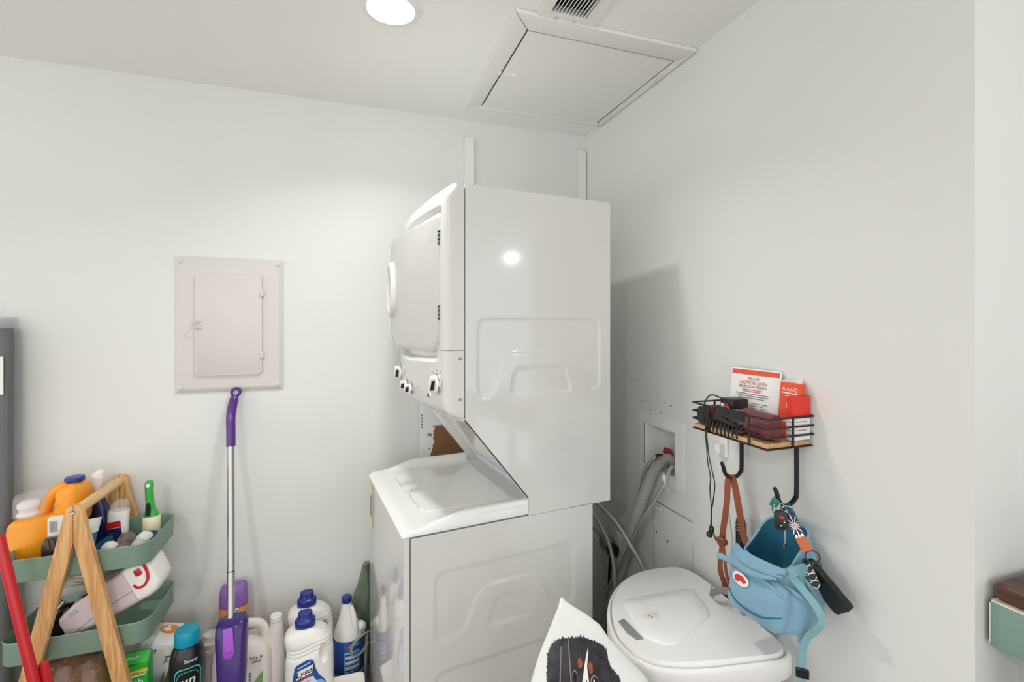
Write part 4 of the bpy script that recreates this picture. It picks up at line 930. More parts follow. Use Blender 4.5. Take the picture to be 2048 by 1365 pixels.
# outlet under the shelf with white cord
t = thing('socket_plate', 'small white socket with thin white cord below the wire shelf', 'outlet', (XR, 1.245, 1.06))
b = BM(); prism(b, rrect(.05, .075, .004, 3), FW(1.235, 1.085, XR-.0005), .005, .0015); sp = put('cover_plate', b, WHITEP, t)
b = BM(); box(b, (XR-.026, 1.222, 1.06), (XR-.005, 1.246, 1.09), .004, 2); put('plug', b, WHITEP, sp)
b = BM(); tube(b, [(XR-.022, 1.235, 1.065), (XR-.02, 1.225, 1.0), (XR-.006, 1.215, .9), (XR-.006, 1.19, .75), (XR-.006, 1.20, .4)], .002, 6); put('white_cord', b, WHITEP, t)

# ================================================================== wire shelf with wooden base and long hooks
SX0, SX1, SY0, SY1, SZ = .985, XR-.003, .914, 1.19, 1.165
t = thing('wire_shelf', 'black wire wall shelf with wooden base and two long hooks', 'shelf', ((SX0+SX1)/2, 1.05, SZ-.012))
b = BM(); box(b, (SX0+.004, SY0+.004, SZ), (SX1-.003, SY1-.004, SZ+.012), .0015, 1); put('wooden_base', b, BOARD, t)
b = BM(); box(b, (SX0, SY0, SZ-.004), (SX1, SY1, SZ-.0005), .001, 1); put('base_pan', b, BLACKM, t)
def wire(pts, r=.0026, name='wire'):
    b = BM(); tube(b, pts, r, 8, smooth=False); return put(name, b, BLACKM, t)
for z in (1.193, 1.216, 1.24):
    wire([(SX0, 1.125, z), (SX0, SY1-.004, z), (SX0+.004, SY1, z), (SX1, SY1, z)], name='rail')
    wire([(SX0, .972, z), (SX0, SY0+.004, z), (SX0+.004, SY0, z), (SX1, SY0, z)], name='rail')
b = BM(); box(b, (SX0-.002, 1.118, SZ-.002), (SX0+.003, 1.134, 1.243), .001, 1); put('post', b, BLACKM, t)
wire([(SX0, .972, SZ), (SX0, .972, 1.242)], .003, 'post'); wire([(SX0+.085, SY0, SZ), (SX0+.085, SY0, 1.242)], .003, 'post'); wire([(SX0+.085, SY1, SZ), (SX0+.085, SY1, 1.242)], .003, 'post')
wire([(SX1, SY0, 1.193), (SX1, SY1, 1.193)], name='back_rail'); wire([(SX1, SY0, 1.24), (SX1, SY1, 1.24)], name='back_rail')
for yy, zb in ((1.133, 1.018), (.946, 1.005)):
    b = BM(); ribbon(b, [(1.12, yy, SZ-.004), (1.12, yy, zb+.03), (1.115, yy, zb+.012), (1.10, yy, zb), (1.083, yy, zb-.003), (1.066, yy, zb+.003), (1.056, yy, zb+.018), (1.051, yy, zb+.034), (1.044, yy, zb+.048)], (0, 1, 0), lambda f: .010 if f < .93 else .007, .0065, 5); put('long_hook', b, BLACKM, t)

# ---- things on the shelf
ZS = SZ+.0125
t = thing('treat_pouch', 'white dog treat pouch with red top strip standing on wire shelf', 'pouch', (1.115, 1.08, ZS))
Mq = FR((1.102, 1.082, ZS), (.10, -1, 0), (.13, 0, 1))
b = BM(); slab(b, rrect(.165, .168, .008, 3, 0, .086), lambda x, y, k: Mq @ Vector((x, y, .010*max(0, (1-(x/.0826)**2))*max(0, 1-(abs(y-.06)/.115)**2)-k)), .004, edge=.001); pb = put('pouch_body', b, PAPER, t, ang=60)
pz = lambda x, y: .010*max(0, (1-(x/.0826)**2))*max(0, 1-(abs(y-.06)/.115)**2)
pw = lambda o: (lambda x, y: Mq @ Vector((x, y, pz(x, y)+o)))
b = flat([(-.078, .152), (.078, .152), (.078, .166), (-.078, .166)], wrap=pw(.0006), sub=2); put('red_strip', b, mat('salmon_red', C(226, 84, 58), .5), pb)
for s_, sz, y, m in (('TRY JUST', .011, .140, INK), ('SALMON SKIN', .0155, .128, INKR), ('BAKED DOG TREATS', .0105, .1165, INK)):
    text(pb, 'lettering', s_, sz, m, wrap=lambda a, c, y=y: pw(.0012)(a*.92, c+y))
for k, (w_, y) in enumerate(((.034, .108), (.030, .103), (.054, .096), (.052, .090), (.042, .084))):
    b = flat([(-w_, y-.001), (w_, y-.001), (w_, y+.001), (-w_, y+.001)], wrap=pw(.0012), sub=2); put('print_line', b, INKR if k < 2 else INKL, pb)
for k in range(8):
    y = .072-k*.0065
    for x0, x1 in ((-.056, -.034), (-.028, -.012)) if k else ((-.056, -.026),):
        b = flat([(x0, y-.001), (x1, y-.001), (x1, y+.001), (x0, y+.001)], wrap=pw(.0012)); put('print_line', b, INK if k == 0 else INKL, pb)
    if k < 5:
        b = flat([(.004, y-.003), (.052-.012*(k % 2), y-.003), (.052-.012*(k % 2), y-.001), (.004, y-.001)], wrap=pw(.0012)); put('print_line', b, INKL, pb)
t = thing('medicine_box', 'orange printed medicine box standing at right end of wire shelf', 'box', (1.07, .945, ZS))
ORB = mat('box_orange', C(232, 84, 52), .5)
Ma = Matrix.Translation((1.098, .958, ZS)) @ Matrix.Rotation(.05, 4, 'Y') @ Matrix.Rotation(.12, 4, 'Z')
b = BM(); box(b, (0, -.028, .0), (.022, .028, .145), .001, 1, Ma @ Matrix.Rotation(.04, 4, 'X')); ob_ = put('box_body', b, ORB, t)
Mf = Ma @ Matrix.Rotation(.04, 4, 'X') @ FR((-.0004, 0, 0), (0, -1, 0), (0, 0, 1))
text(ob_, 'lettering', 'Auvi-Q', .0145, WHITEPR, Mf @ Matrix.Translation((0, .128, .0006)))
for y, w_ in ((.118, .022), (.111, .012)):
    b = flat(rrect(w_*2, .003, .001, 2, 0, y), Mf); put('print_line', b, WHITEPR, ob_)
b = flat(rrect(.012, .014, .003, 3, 0, .085), Mf); put('white_badge', b, WHITEPR, ob_)
b = flat(rrect(.042, .008, .0035, 4, -.002, .045), Mf); put('white_pill_print', b, WHITEPR, ob_)
t = thing('red_box', 'red and white box behind the orange box at the shelf end', 'box', (1.10, .932, ZS))
b = BM(); box(b, (1.072, .918, ZS+.001), (1.135, .937, ZS+.058), .001, 1); rb = put('box_base', b, PAPER, t)
b = BM(); box(b, (1.074, .9185, ZS+.058), (1.134, .9365, ZS+.115), .001, 1); put('box_top', b, mat('box_red', C(224, 52, 40), .5), t)
for k in range(4):
    b = BM(); box(b, (1.084, .9173, ZS+.015+k*.011), (1.122, .918, ZS+.017+k*.011)); put('print_line', b, INKL, rb)
    b = BM(); box(b, (1.0714, .921, ZS+.015+k*.011), (1.072, .934, ZS+.017+k*.011)); put('print_line', b, INKL, rb)
for k, (x, y0, y1, h, lab) in enumerate(((1.131, .94, 1.0, .155, 'white folded paper sheet tallest behind the orange box'), (1.124, .938, .975, .148, 'white printed leaflet just behind the orange box'))):
    b = BM(); prism(b, [(-y1, 0), (-y0, 0), (-y0, h), (-y1, h-.008)], FR((x, 0, ZS+.0005), (0, -1, 0), (.03, 0, 1)), .0025); tag(put('paper_leaflet', b, PAPER), lab, 'paper', 'papers on the shelf')
t = thing('glasses_case', 'burgundy leather glasses case lying on the wire shelf', 'case', (1.03, .985, ZS))
Mc = FR((1.025, .985, ZS), (-.10, -1, 0), (0, 0, 1))
b = BM(); loft(b, [[Mc @ Vector((x, y, d)) for y, d in ((.001, -.026), (.012, .024), (.03, .027), (.052, .018), (.066, -.004), (.068, -.018), (.06, -.028))] for x in (-.058, -.054, 0, .05, .056)]); cb = put('case_body', b, BURG, t, ang=50)
b = BM(); ribbon(b, [Mc @ Vector((x, .024-.012*abs(x/.054)**2 if abs(x) > .03 else .018, .0275)) for x in (-.05, -.03, 0, .03, .05)], (0, 0, 1), .002, .001); put('flap_edge', b, BLACKL, cb)
# black camera-like box, dark mesh bundle, sunglasses, hair clip
b = BM(); box(b, (1.03, 1.075, ZS), (1.09, 1.125, ZS+.085), .006, 2); bx_ = put('black_box', b, BLACK); tag(bx_, 'small black box with red printed mark at back of shelf', 'box')
b = BM(); box(b, (1.0285, 1.09, ZS+.05), (1.0296, 1.105, ZS+.07)); put('red_mark', b, REDP, bx_)
b = BM(); box(b, (1.0285, 1.108, ZS+.03), (1.0296, 1.118, ZS+.07)); put('white_mark', b, WHITEPR, bx_)
b = BM(); rr = []
for i in range(12):
    x = .995+.10*i/11; rr.append([Vector((x, 1.163+v.x+.003*math.sin(i*2), ZS+.028+v.y)) for v in sell(20, .021-.004*abs(i-5.5)/5.5, .026, 2.6)])
loft(b, rr); kb = put('striped_pouch', b, mat('charcoal_weave', C(62, 62, 66), .8, bump=.5, bscale=200)); tag(kb, 'charcoal woven pouch with red stripes at left end of shelf', 'pouch')
for k in (3, 5):
    b = BM(); x = .995+.10*k/11; tube(b, [(x, 1.163+.0205*math.cos(a), ZS+.028+.027*math.sin(a)) for a in [PI*.5+i*PI/8 for i in range(9)]], .002, 6, smooth=False); put('red_stripe', b, RED, kb)
b = BM(); tube(b, [(1.04, 1.12, ZS+.08), (1.02, 1.15, ZS+.088), (1.0, 1.155, ZS+.06), (.995, 1.15, ZS+.02), (1.0, 1.13, ZS+.008)], .0022, 6); put('wrist_loop', b, BLACK, bx_)
t = thing('sunglasses', 'black sunglasses folded on the front of the wire shelf', 'sunglasses', (1.0, 1.06, ZS))
for y in (1.083, 1.028):
    Ml = FR((1.003, y, ZS+.045), (0.25, -1, 0), (.35, 0, 1))
    b = BM(); prism(b, rrect(.044, .038, .012, 5), Ml, .003, .001); put('lens', b, GLOSSB, t)
    b = BM(); tube(b, [Ml @ Vector((x, y_, .0015)) for x, y_ in rrect(.046, .040, .013, 5)], .0026, 6, closed=True, smooth=False); put('rim', b, BLACK, t)
b = BM(); tube(b, [(1.004, 1.063, ZS+.052), (.998, 1.055, ZS+.056), (1.002, 1.047, ZS+.052)], .0025, 6); put('bridge', b, BLACK, t)
b = BM(); tube(b, [(1.0, 1.107, ZS+.055), (.998, 1.098, ZS+.03), (.994, 1.04, ZS+.008), (.992, 1.0, ZS+.005)], .003, 6); put('temple', b, BLACK, t)
b = BM(); tube(b, [(1.012, 1.004, ZS+.05), (1.004, 1.02, ZS+.03), (1.0, 1.08, ZS+.012), (.998, 1.11, ZS+.006)], .003, 6); put('temple', b, BLACK, t)
t = thing('claw_clip', 'black claw hair clip with curved teeth at shelf front edge', 'hair clip', (.992, 1.06, ZS))
b = BM(); tube(b, [(.990, 1.118, ZS+.022), (.986, 1.09, ZS+.034), (.985, 1.05, ZS+.030), (.988, .995, ZS+.018)], [.004, .007, .007, .004], 8); put('spine', b, BLACK, t)
for k in range(8):
    y = 1.11-k*.0145; b = BM(); tube(b, [(.986, y, ZS+.03), (.979, y-.001, ZS+.014), (.978, y-.002, ZS-.002), (.981, y-.003, ZS-.014+.003*abs(k-3.5))], [.0028, .0026, .002], 6); put('tooth', b, BLACK, t)

# ---- hanging from the shelf
t = thing('drawstring_lanyard', 'thin black cord with small plug end hanging from the wire shelf', 'cord', (.978, 1.11, .87))
b = BM(); tube(b, [(.992, 1.128, ZS+.002), (.976, 1.123, ZS-.01), (.975, 1.116, 1.12), (.975, 1.112, 1.08), (.976, 1.102, 1.04), (.976, 1.104, 1.0), (.976, 1.098, .95), (.976, 1.098, .90)], .0017, 6); put('cord_strand', b, BLACK, t)
b = BM(); tube(b, [(.992, 1.12, ZS+.002), (.976, 1.117, ZS-.01), (.975, 1.112, 1.13), (.976, 1.106, 1.09), (.976, 1.092, 1.05), (.976, 1.085, 1.02), (.976, 1.09, .98), (.976, 1.098, .94), (.976, 1.1, .90)], .0017, 6); put('cord_strand', b, BLACK, t)
b = BM(); sphere(b, (.976, 1.098, .89), .008, 12, 8, (1, 1, 1.5)); sphere(b, (.974, 1.103, .874), .009, 12, 8, (1, 1.1, 1)); tube(b, [(.976, 1.096, .89), (.976, 1.086, .878), (.976, 1.08, .866)], .002, 6); put('plug_end', b, BLACK, t)
t = thing('leather_strap', 'brown leather leash knotted and hung on the left long hook', 'leash', (1.08, 1.15, .60))
SD = (.35, -.9, .0)
b = BM(); ribbon(b, [(1.076, 1.133, 1.026), (1.072, 1.138, 1.0), (1.068, 1.137, .945), (1.066, 1.142, .90), (1.068, 1.152, .855), (1.070, 1.158, .825)], SD, .017, .003); put('strap_left', b, LEATHER, t)
b = BM(); ribbon(b, [(1.080, 1.133, 1.024), (1.082, 1.122, 1.0), (1.085, 1.112, .95), (1.088, 1.104, .90), (1.09, 1.095, .855), (1.092, 1.085, .835)], SD, .019, .003); put('strap_right', b, LEATHER, t)
b = BM(); ribbon(b, [(1.069, 1.158, .82), (1.072, 1.166, .77), (1.085, 1.182, .71), (1.118, 1.198, .65), (1.132, 1.205, .58)], SD, lambda f: .010+.012*f, .003); put('strap_tail', b, LEATHER, t)
b = BM(); ribbon(b, [(1.069, 1.154, .82), (1.074, 1.152, .76), (1.088, 1.156, .70), (1.13, 1.163, .62)], SD, .008, .003); put('strap_tail', b, LEATHER, t)
b = BM(); torus(b, (1.066, 1.155, .818), .010, .007, (.8, .4, .5), 16, 8); sphere(b, (1.07, 1.163, .812), .012, 12, 8, (1, 1, 1.2)); put('knot', b, LEATHER, t)
for z in (.96, .93): 
    b = BM(); sphere(b, (1.0655, 1.1375, z), .0018, 8, 6); put('rivet', b, CHROME, t)
t = thing('folding_umbrella', 'black nylon folding umbrella hanging behind the blue backpack', 'umbrella', (1.10, 1.10, .66))
b = BM(); tube(b, [(1.08, 1.133, 1.02), (1.094, 1.125, .96), (1.10, 1.12, .90)], .002, 6); tube(b, [(1.078, 1.131, 1.02), (1.09, 1.117, .96), (1.10, 1.115, .90)], .002, 6); put('wrist_cord', b, BLACK, t)
b = BM(); tube(b, [(1.10, 1.117, .895), (1.10, 1.115, .86), (1.10, 1.115, .80)], [.012, .015, .015], 14); put('handle', b, BLACK, t)
for k in range(3):
    b = BM(); torus(b, (1.10, 1.116, .882-k*.008), .0155, .0012, (0, 0, 1), 18, 6); put('ridge', b, GREYP, t)
b = BM(); tube(b, [(1.10, 1.115, .80), (1.10, 1.112, .77), (1.10, 1.108, .72), (1.10, 1.10, .66)], [.016, .026, .036, .038], 18); put('canopy', b, NYLON, t)

# ---- blue mini backpack hanging open from the right hook
t = thing('mini_backpack', 'small blue canvas backpack hanging unzipped from the right long hook', 'backpack', (1.06, .96, .70))
BX, BY = 1.052, .940
def brim(x, y):
    bk = sst(1.01, 1.11, x); arch_ = 1-min(1, abs((y-BY)/.10))**3
    return .868+.040*bk+.045*bk*arch_-.012*sst(1.0, 1.05, y)*(1-bk)
def bring(s, inset=0, zf=None):
    hw, hd = .088-.020*sst(.5, 1, s)+.008*math.sin(PI*min(1, s*1.1))-inset, .062+.010*math.sin(PI*s)-inset*.8
    lean = -.018*(1-s)
    out = []
    for v in sell(48, hd, hw, 3.2):
        x, y = BX+v.x+lean*.4, BY+v.y-.014*(1-s)+.010*s
        zt = brim(x, y); z = .722+.012*abs((y-BY)/.09)**2+(zt-.722)*s
        n_ = noise.noise(Vector((x*22, y*22, z*18)))*.012*(1-.6*s)+noise.noise(Vector((x*55, y*55, z*30)))*.004*(1-.7*s)
        out.append(Vector((x+n_, y+n_*.7, z+n_*.3)))
    return out
b = BM(); loft(b, [bring(0, .03), bring(.02, .008)]+[bring(s) for s in (.06, .15, .25, .35, .45, .55, .65, .75, .85, .93, 1)]+[bring(1, .004)], True, False); bp = put('bag_shell', b, CANVAS, t, ang=70)
b = BM(); loft(b, [bring(.35, .02), bring(.36, .008)]+[bring(s, .006) for s in (.45, .6, .75, .9, .995)], True, False); put('lining', b, CANVASD, t, ang=70)
b = BM(); tube(b, bring(1, .002), .0035, 6, closed=True, smooth=False); put('zip_edge', b, mat('zip_tape', C(128, 172, 196), .8), bp)
# unzipped front flap folding out to the left, and second lip
b = BM(); fl = [Vector(p) for p in ((.992, .868, .880), (.978, .905, .874), (.968, .945, .872), (.968, .985, .876), (.982, 1.012, .884))]
ribbon(b, fl, lambda f: (-.55, .1, -.75), lambda f: .012+.020*math.sin(PI*f), .007); put('front_lip', b, CANVAS, bp)
b = BM(); tube(b, [p+Vector((-.010, 0, -.010)) for p in fl], .003, 6); put('lip_zip', b, WEB, bp)
# front pocket
Mk = FR((.974, .936, .790), (.10, -1, -.04), (.10, 0, 1))
def pk(x, y, k):
    q = max(0, 1-(abs(x)/.083)**3)*max(0, 1-(abs(y)/.064)**3); return Mk @ Vector((x, y, .030*q+.006*noise.noise(Vector((x*30, y*30, 2)))-k))
b = BM(); slab(b, rrect(.160, .122, .032, 8), pk, .03, edge=.006); po = put('front_pocket', b, CANVAS, t, ang=70)
b = BM(); tube(b, [pk(-.112, .050, -.020), pk(-.09, .053, -.016), pk(-.05, .055, -.008), pk(0, .053, -.003), pk(.04, .050, -.003), pk(.072, .040, -.003)], [.0085, .0085, .007, .006, .005, .003], 10, sx=.7); put('pocket_zip_flap', b, WEB, po)
b = BM(); tube(b, [pk(x, y, -.002) for x, y in ((-.075, -.02), (-.04, -.03), (.0, -.034), (.04, -.028), (.075, -.01))], .002, 6); put('seam', b, CANVASD, po)
b = BM(); slab(b, ell(.026, .015, 24, -.03, .03), lambda x, y, k: pk(x, y, k-.004), .002, edge=.0005); lg = put('logo_patch', b, WHITEPR, po)
b = BM(); slab(b, [(-.05, .03), (-.04, .038), (-.022, .040), (-.008, .032), (-.016, .024), (-.026, .028), (-.036, .02), (-.046, .022)], lambda x, y, k: pk(x, y, k-.0052), .0008, edge=.0002, rings=(1, .5)); put('logo_print', b, REDP, lg)
for k, pts_ in enumerate((((.990, .872, .85), (1.012, .848, .83), (1.045, .842, .80), (1.07, .846, .77)), ((.985, .875, .80), (1.01, .850, .775), (1.05, .845, .745)), ((1.03, .850, .87), (1.05, .846, .84), (1.08, .850, .80)))):
    b = BM(); tube(b, pts_, [.001, .006, .005, .001], 8); put('canvas_fold', b, CANVAS, bp, ang=80)
b = BM(); tube(b, [(.975, .878, .862), (.955, .915, .856), (.948, .955, .855), (.955, .995, .862), (.972, 1.018, .872)], [.003, .008, .009, .008, .003], 10); put('second_lip', b, CANVAS, bp, ang=80)
# side compression strap and hanging webbing
b = BM(); ribbon(b, [(1.0, .878, .868), (1.008, .858, .885), (1.02, .852, .893), (1.032, .853, .89), (1.035, .856, .87)], (.2, -.2, 1), .022, .003); put('side_strap', b, WEB, t)
b = BM(); ribbon(b, [(1.004, .870, .873), (1.012, .855, .86), (1.02, .838, .842), (1.03, .815, .815), (1.032, .806, .79), (1.024, .815, .765), (1.015, .83, .74), (1.01, .838, .70), (1.01, .84, .62), (1.01, .842, .50), (1.012, .845, .42)], (.75, -.65, .0), .017, .002); put('shoulder_strap', b, WEB, t)
b = BM(); ribbon(b, [(1.03, .862, .88), (1.03, .856, .84), (1.025, .85, .79), (1.018, .846, .75), (1.013, .843, .72)], (.75, -.65, 0), .017, .002); put('shoulder_strap', b, WEB, t)
b = BM(); ribbon(b, [(1.06, 1.00, .735), (1.10, 1.02, .69), (1.128, 1.03, .63), (1.13, 1.03, .5)], (.75, -.65, 0), .016, .002); put('shoulder_strap', b, WEB, t)
b = BM(); box(b, (-.014, -.004, -.011), (.014, .004, .011), .002, 1, Matrix.Translation((1.008, .836, .655)) @ Matrix.Rotation(-.75, 4, 'Z')); put('buckle', b, BLACK, t)
b = BM(); ribbon(b, [(1.095, .965, .965), (1.088, .958, .99), (1.082, .946, 1.005), (1.088, .935, .99), (1.095, .928, .965)], (1, 0, 0), .016, .004); put('grab_handle', b, CANVASD, t)
for k in range(2):
    b = BM(); ribbon(b, [(1.06+.02*k, .875, .90), (1.065+.02*k, .868, .85), (1.06+.02*k, .864, .78), (1.05+.02*k, .868, .72)], (1, 0, 0), .010, .002); put('side_seam_tape', b, CANVASD, t)
# ---- keys on the right hook
t = thing('key_bunch', 'bunch of keys with black fob and green tag on right hook', 'keys', (1.045, .92, .95))
b = BM(); torus(b, (1.050, .938, 1.0), .016, .0016, (.5, .8, .2), 24, 6); put('key_ring', b, CHROME, t)
Mfob = FR((1.030, .914, .985), (.55, -.83, 0), (.1, 0, 1))
b = BM(); prism(b, rrect(.030, .046, .009, 4), Mfob, .011, .003); fo = put('key_fob', b, BLACK, t)
b = BM(); prism(b, rrect(.010, .005, .002, 3, .003, .008), Mfob @ Matrix.Translation((0, 0, .011)), .0006); put('red_button', b, REDP, fo)
for x, y in ((.002, -.012), (.009, -.002)):
    b = BM(); cyl(b, Mfob @ Vector((x, y, .0105)), Mfob @ Vector((x, y, .0116)), .0016, 8); put('button_dot', b, WHITEPR, fo)
b = BM(); box(b, (-.0025, -.001, -.065), (.0025, .001, -.02), 0, 1, Matrix.Translation((1.034, .906, .985))); box(b, (-.004, -.001, -.068), (.002, .001, -.06), 0, 1, Matrix.Translation((1.034, .906, .985))); put('key', b, CHROME, t)
b = BM(); box(b, (-.007, -.0015, -.03), (.007, .0015, 0), .002, 1, Matrix.Translation((1.045, .925, .995)) @ Matrix.Rotation(.5, 4, 'Y')); put('key', b, CHROME, t)
b = BM(); prism(b, [(-.012, -.010), (.006, -.014), (.014, .004), (-.002, .014)], FR((1.040, .944, 1.018), (.6, -.8, 0), (0, 0, 1)), .003, .0006); put('green_tag', b, mat('key_green', C(20, 120, 108), .4), t)
# ---- wristlet strap with wallet
t = thing('wristlet', 'floral wristlet strap with tan leather end and black wallet by right hook', 'wallet', (1.06, .85, .80))
Md = FR((1.05, .892, .995), (.55, -.83, .0), (0, 0, 1)); wdir = Vector((.35, -.52, .55))
A, B_, C_ = Vector((1.047, .905, 1.000)), Vector((1.040, .868, .958)), Vector((1.042, .850, .932))
b = BM(); torus(b, (1.052, .915, 1.006), .012, .0018, (.6, .7, .3), 20, 6); put('clasp_ring', b, CHROME, t)
def wrib(p, q, m, nm, th=.004, w_=.022):
    b = BM(); ribbon(b, [p, (p+q)/2, q], (.55, -.60, .45), w_, th, 4); return put(nm, b, m, t)
st = wrib(A, B_, mat('floral_navy', C(40, 44, 72), .6), 'floral_strap'); wrib(B_, C_, LEATHERL, 'leather_end', .006, .023)
Mst = FR((A+B_)/2, (B_-A), (.55, -.60, .45)); nz_ = Mst.to_3x3() @ Vector((0, 0, 1)); sgn = 1 if nz_.dot(Vector((-1, -1, 0))) > 0 else -1
for k in range(12):
    a = 2*PI*k/12; b = BM()
    p = [(.004*math.cos(a-.2), .004*math.sin(a-.2)), (.004*math.cos(a+.2), .004*math.sin(a+.2))]
    q_ = min(.026, .0105/max(.01, abs(math.sin(a)))); p += [(q_*math.cos(a+.05), q_*math.sin(a+.05)), (q_*math.cos(a-.05), q_*math.sin(a-.05))]
    prism(b, p, Mst @ Matrix.Translation((0, 0, .0021*sgn)), .0006*sgn); put('petal_line', b, WHITEPR, st)
b = BM(); prism(b, ell(.0045, .0045, 14), Mst @ Matrix.Translation((0, 0, .0024*sgn)), .0006*sgn); put('flower_centre', b, mat('pink_print', C(222, 150, 140), .5), st)
for k in range(3):
    b = BM(); prism(b, ell(.0045, .003, 12, .0255, -.007+k*.007), Mst @ Matrix.Translation((0, 0, .0021*sgn)), .0006*sgn); put('scallop', b, WHITEPR, st)
b = BM(); torus(b, (1.048, .842, .921), .015, .0018, (.7, .7, 0), 22, 6); put('ring', b, mat('gunmetal', C(90, 86, 82), .3, .9), t)
b = BM(); torus(b, (1.056, .838, .902), .010, .0015, (.3, .9, 0), 20, 6); put('ring', b, MATS['gunmetal'], t)
Mwl = FR((1.075, .833, .852), (.25, -.68, -.68), (.25, .6, -.6))
b = BM(); slab(b, rrect(.120, .066, .010, 4), lambda x, y, k: Mwl @ Vector((x, y, (.007*(1-(x/.062)**2)*(1-(y/.034)**2)+.006-k)*1)), .014, edge=.003); wl = put('wallet_body', b, BLACKL, t, ang=60)
b = BM(); tube(b, [Mwl @ Vector((x, -.031, .002)) for x in (-.055, -.02, .02, .055)], .0016, 6); put('zip', b, mat('gunmetal2', C(70, 68, 66), .35, .8), wl)
b = BM(); slab(b, rrect(.058, .022, .010, 5), lambda x, y, k: FR((1.050, .846, .876), (.12, -.35, -.8), (.55, -.6, .3)) @ Vector((x, y, .004-k)), .008, edge=.002); lf = put('patterned_fob', b, mat('fob_black', C(24, 24, 30), .4), t)
Mlf = FR((1.050, .846, .876), (.12, -.35, -.8), (.55, -.6, .3)); nn = Mlf.to_3x3() @ Vector((0, 0, 1)); sg = 1 if nn.dot(Vector((-1, -1, 0))) > 0 else -1
for k in range(7):
    x = -.024+k*.008; b = BM(); tube(b, [Mlf @ Vector((x, -.009, .0045*sg)), Mlf @ Vector((x+.005*(-1)**k, 0, .0048*sg)), Mlf @ Vector((x-.003, .009, .0045*sg))], .0009, 5, k=3); put('white_vein', b, WHITEPR, lf)

# ================================================================== pet food bin
t = thing('food_bin', 'white plastic pet food bin with hinged lid beside the backpack', 'bin', (.90, 1.15, 0))
OUT = [(1.045, 1.40), (.96, 1.405), (.88, 1.385), (.80, 1.335), (.735, 1.265), (.695, 1.19), (.676, 1.12), (.682, 1.05), (.71, 1.005), (.76, .975), (.83, .952), (.92, .935), (1.02, .918), (1.06, .918), (1.088, .935), (1.098, .98), (1.105, 1.07), (1.112, 1.16), (1.118, 1.25), (1.118, 1.33), (1.095, 1.38)]
OUTS = [(p.x, p.y) for p in smooth_path([(x, y, 0) for x, y in OUT], 4, True)]; ccx, ccy = .91, 1.15
def bo(s, z): return [Vector((ccx+(x-ccx)*s, ccy+(y-ccy)*s, z)) for x, y in OUTS]
b = BM(); loft(b, [bo(.74, .002), bo(.78, .006), bo(.92, .565), bo(.92, .58)], True, True); put('bin_body', b, BINW, t, ang=50)
b = BM(); loft(b, [bo(.925, .575), bo(.99, .570), bo(1, .573), bo(1, .612), bo(.992, .62), bo(.97, .623), bo(.955, .621), bo(.945, .612), bo(.90, .611)], False, True); put('rim', b, BINW, t, ang=50)
LID = lambda x, y, k: Vector((x, y, .630+.010*max(0, 1-((x-ccx)/.24)**2-((y-ccy)/.26)**2)-k))
lidp = [(ccx+(x-ccx)*.935, ccy+(y-ccy)*.935) for x, y in OUTS]
nl = []
for x, y in lidp:      # notch for the grey handle at the wall side
    d = (Vector((x, y))-Vector((1.10, 1.155))).length
    nl.append((x-.055*max(0, 1-(d/.085)**2), y))
b = BM(); slab(b, nl, LID, .018, edge=.006); ld = put('lid', b, BINW, t, ang=50)
panel = chamfer([(.775, 1.255), (1.03, 1.24), (.985, 1.105), (.795, 1.03), (.742, 1.085)], .03)
b = BM(); slab(b, panel, lambda x, y, k: LID(x, y, 0)+Vector((0, 0, .004-k)), .006, edge=.003, rings=(1, .96, .6, .2)); put('raised_panel', b, BINW, ld, ang=60)
b = BM(); slab(b, [(.716, 1.175), (.738, 1.178), (.742, 1.085), (.722, 1.088), (.712, 1.12)], lambda x, y, k: LID(x, y, 0)+Vector((0, 0, .002-k)), .006, edge=.002, rings=(1, .9, .4)); put('finger_slot', b, GREYP, ld)
b = BM(); ribbon(b, [(1.050, 1.200, .612), (1.060, 1.19, .640), (1.078, 1.170, .658), (1.090, 1.135, .662), (1.088, 1.10, .652), (1.074, 1.07, .618)], (.8, .5, .35), .020, .008); put('grey_handle', b, GREYP, t)
b = BM(); slab(b, rrect(.050, .026, .012, 6, .806, 1.148), lambda x, y, k: LID(x, y, 0)+Vector((0, 0, .0075-k)), .004, edge=.001, rings=(1, .9, .3)); lt = tag(put('oval_tag', b, CREAMP), 'small cream oval tag lying on the bin lid', 'tag')
for k, (dx, dy) in enumerate(((-.004, .002), (.004, -.004), (.0, -.008))):
    b = BM(); box(b, (.806+dx-.002, 1.148+dy-.001, 0), (.806+dx+.002, 1.148+dy+.001, .0008), 0, 1, Matrix.Translation((0, 0, LID(.806, 1.148, 0).z+.0076))); put('print_mark', b, INKL, lt)

# ================================================================== dog food bag
Fv, Rv = Vector((math.sin(math.radians(18.73)), math.cos(math.radians(18.73)), 0)), Vector((math.cos(math.radians(18.73)), -math.sin(math.radians(18.73)), 0))
t = thing('dog_food_bag', 'glossy white dog food bag printed with a black and tan dog', 'bag', Fv*1.12+Rv*.19)
rows = [(0, .03, .35, 1.09), (.03, .02, .36, 1.07), (.2, .015, .365, 1.06), (.40, .012, .362, 1.06), (.53, .014, .355, 1.062), (.607, .024, .347, 1.07), (.671, .048, .307, 1.09), (.696, .064, .268, 1.12), (.718, .083, .234, 1.15), (.735, .097, .218, 1.17), (.752, .107, .19, 1.18), (.766, .116, .159, 1.19), (.776, .12, .14, 1.195), (.783, .123, .13, 1.2)]
def rowat(z):
    for r0, r1 in zip(rows, rows[1:]):
        if r0[0] <= z <= r1[0]:
            f = (z-r0[0])/(r1[0]-r0[0]); return [r0[i]+(r1[i]-r0[i])*f for i in range(4)]
    return list(rows[-1])
def thick(z): return .055*(1-sst(.55, .78, z))+.004
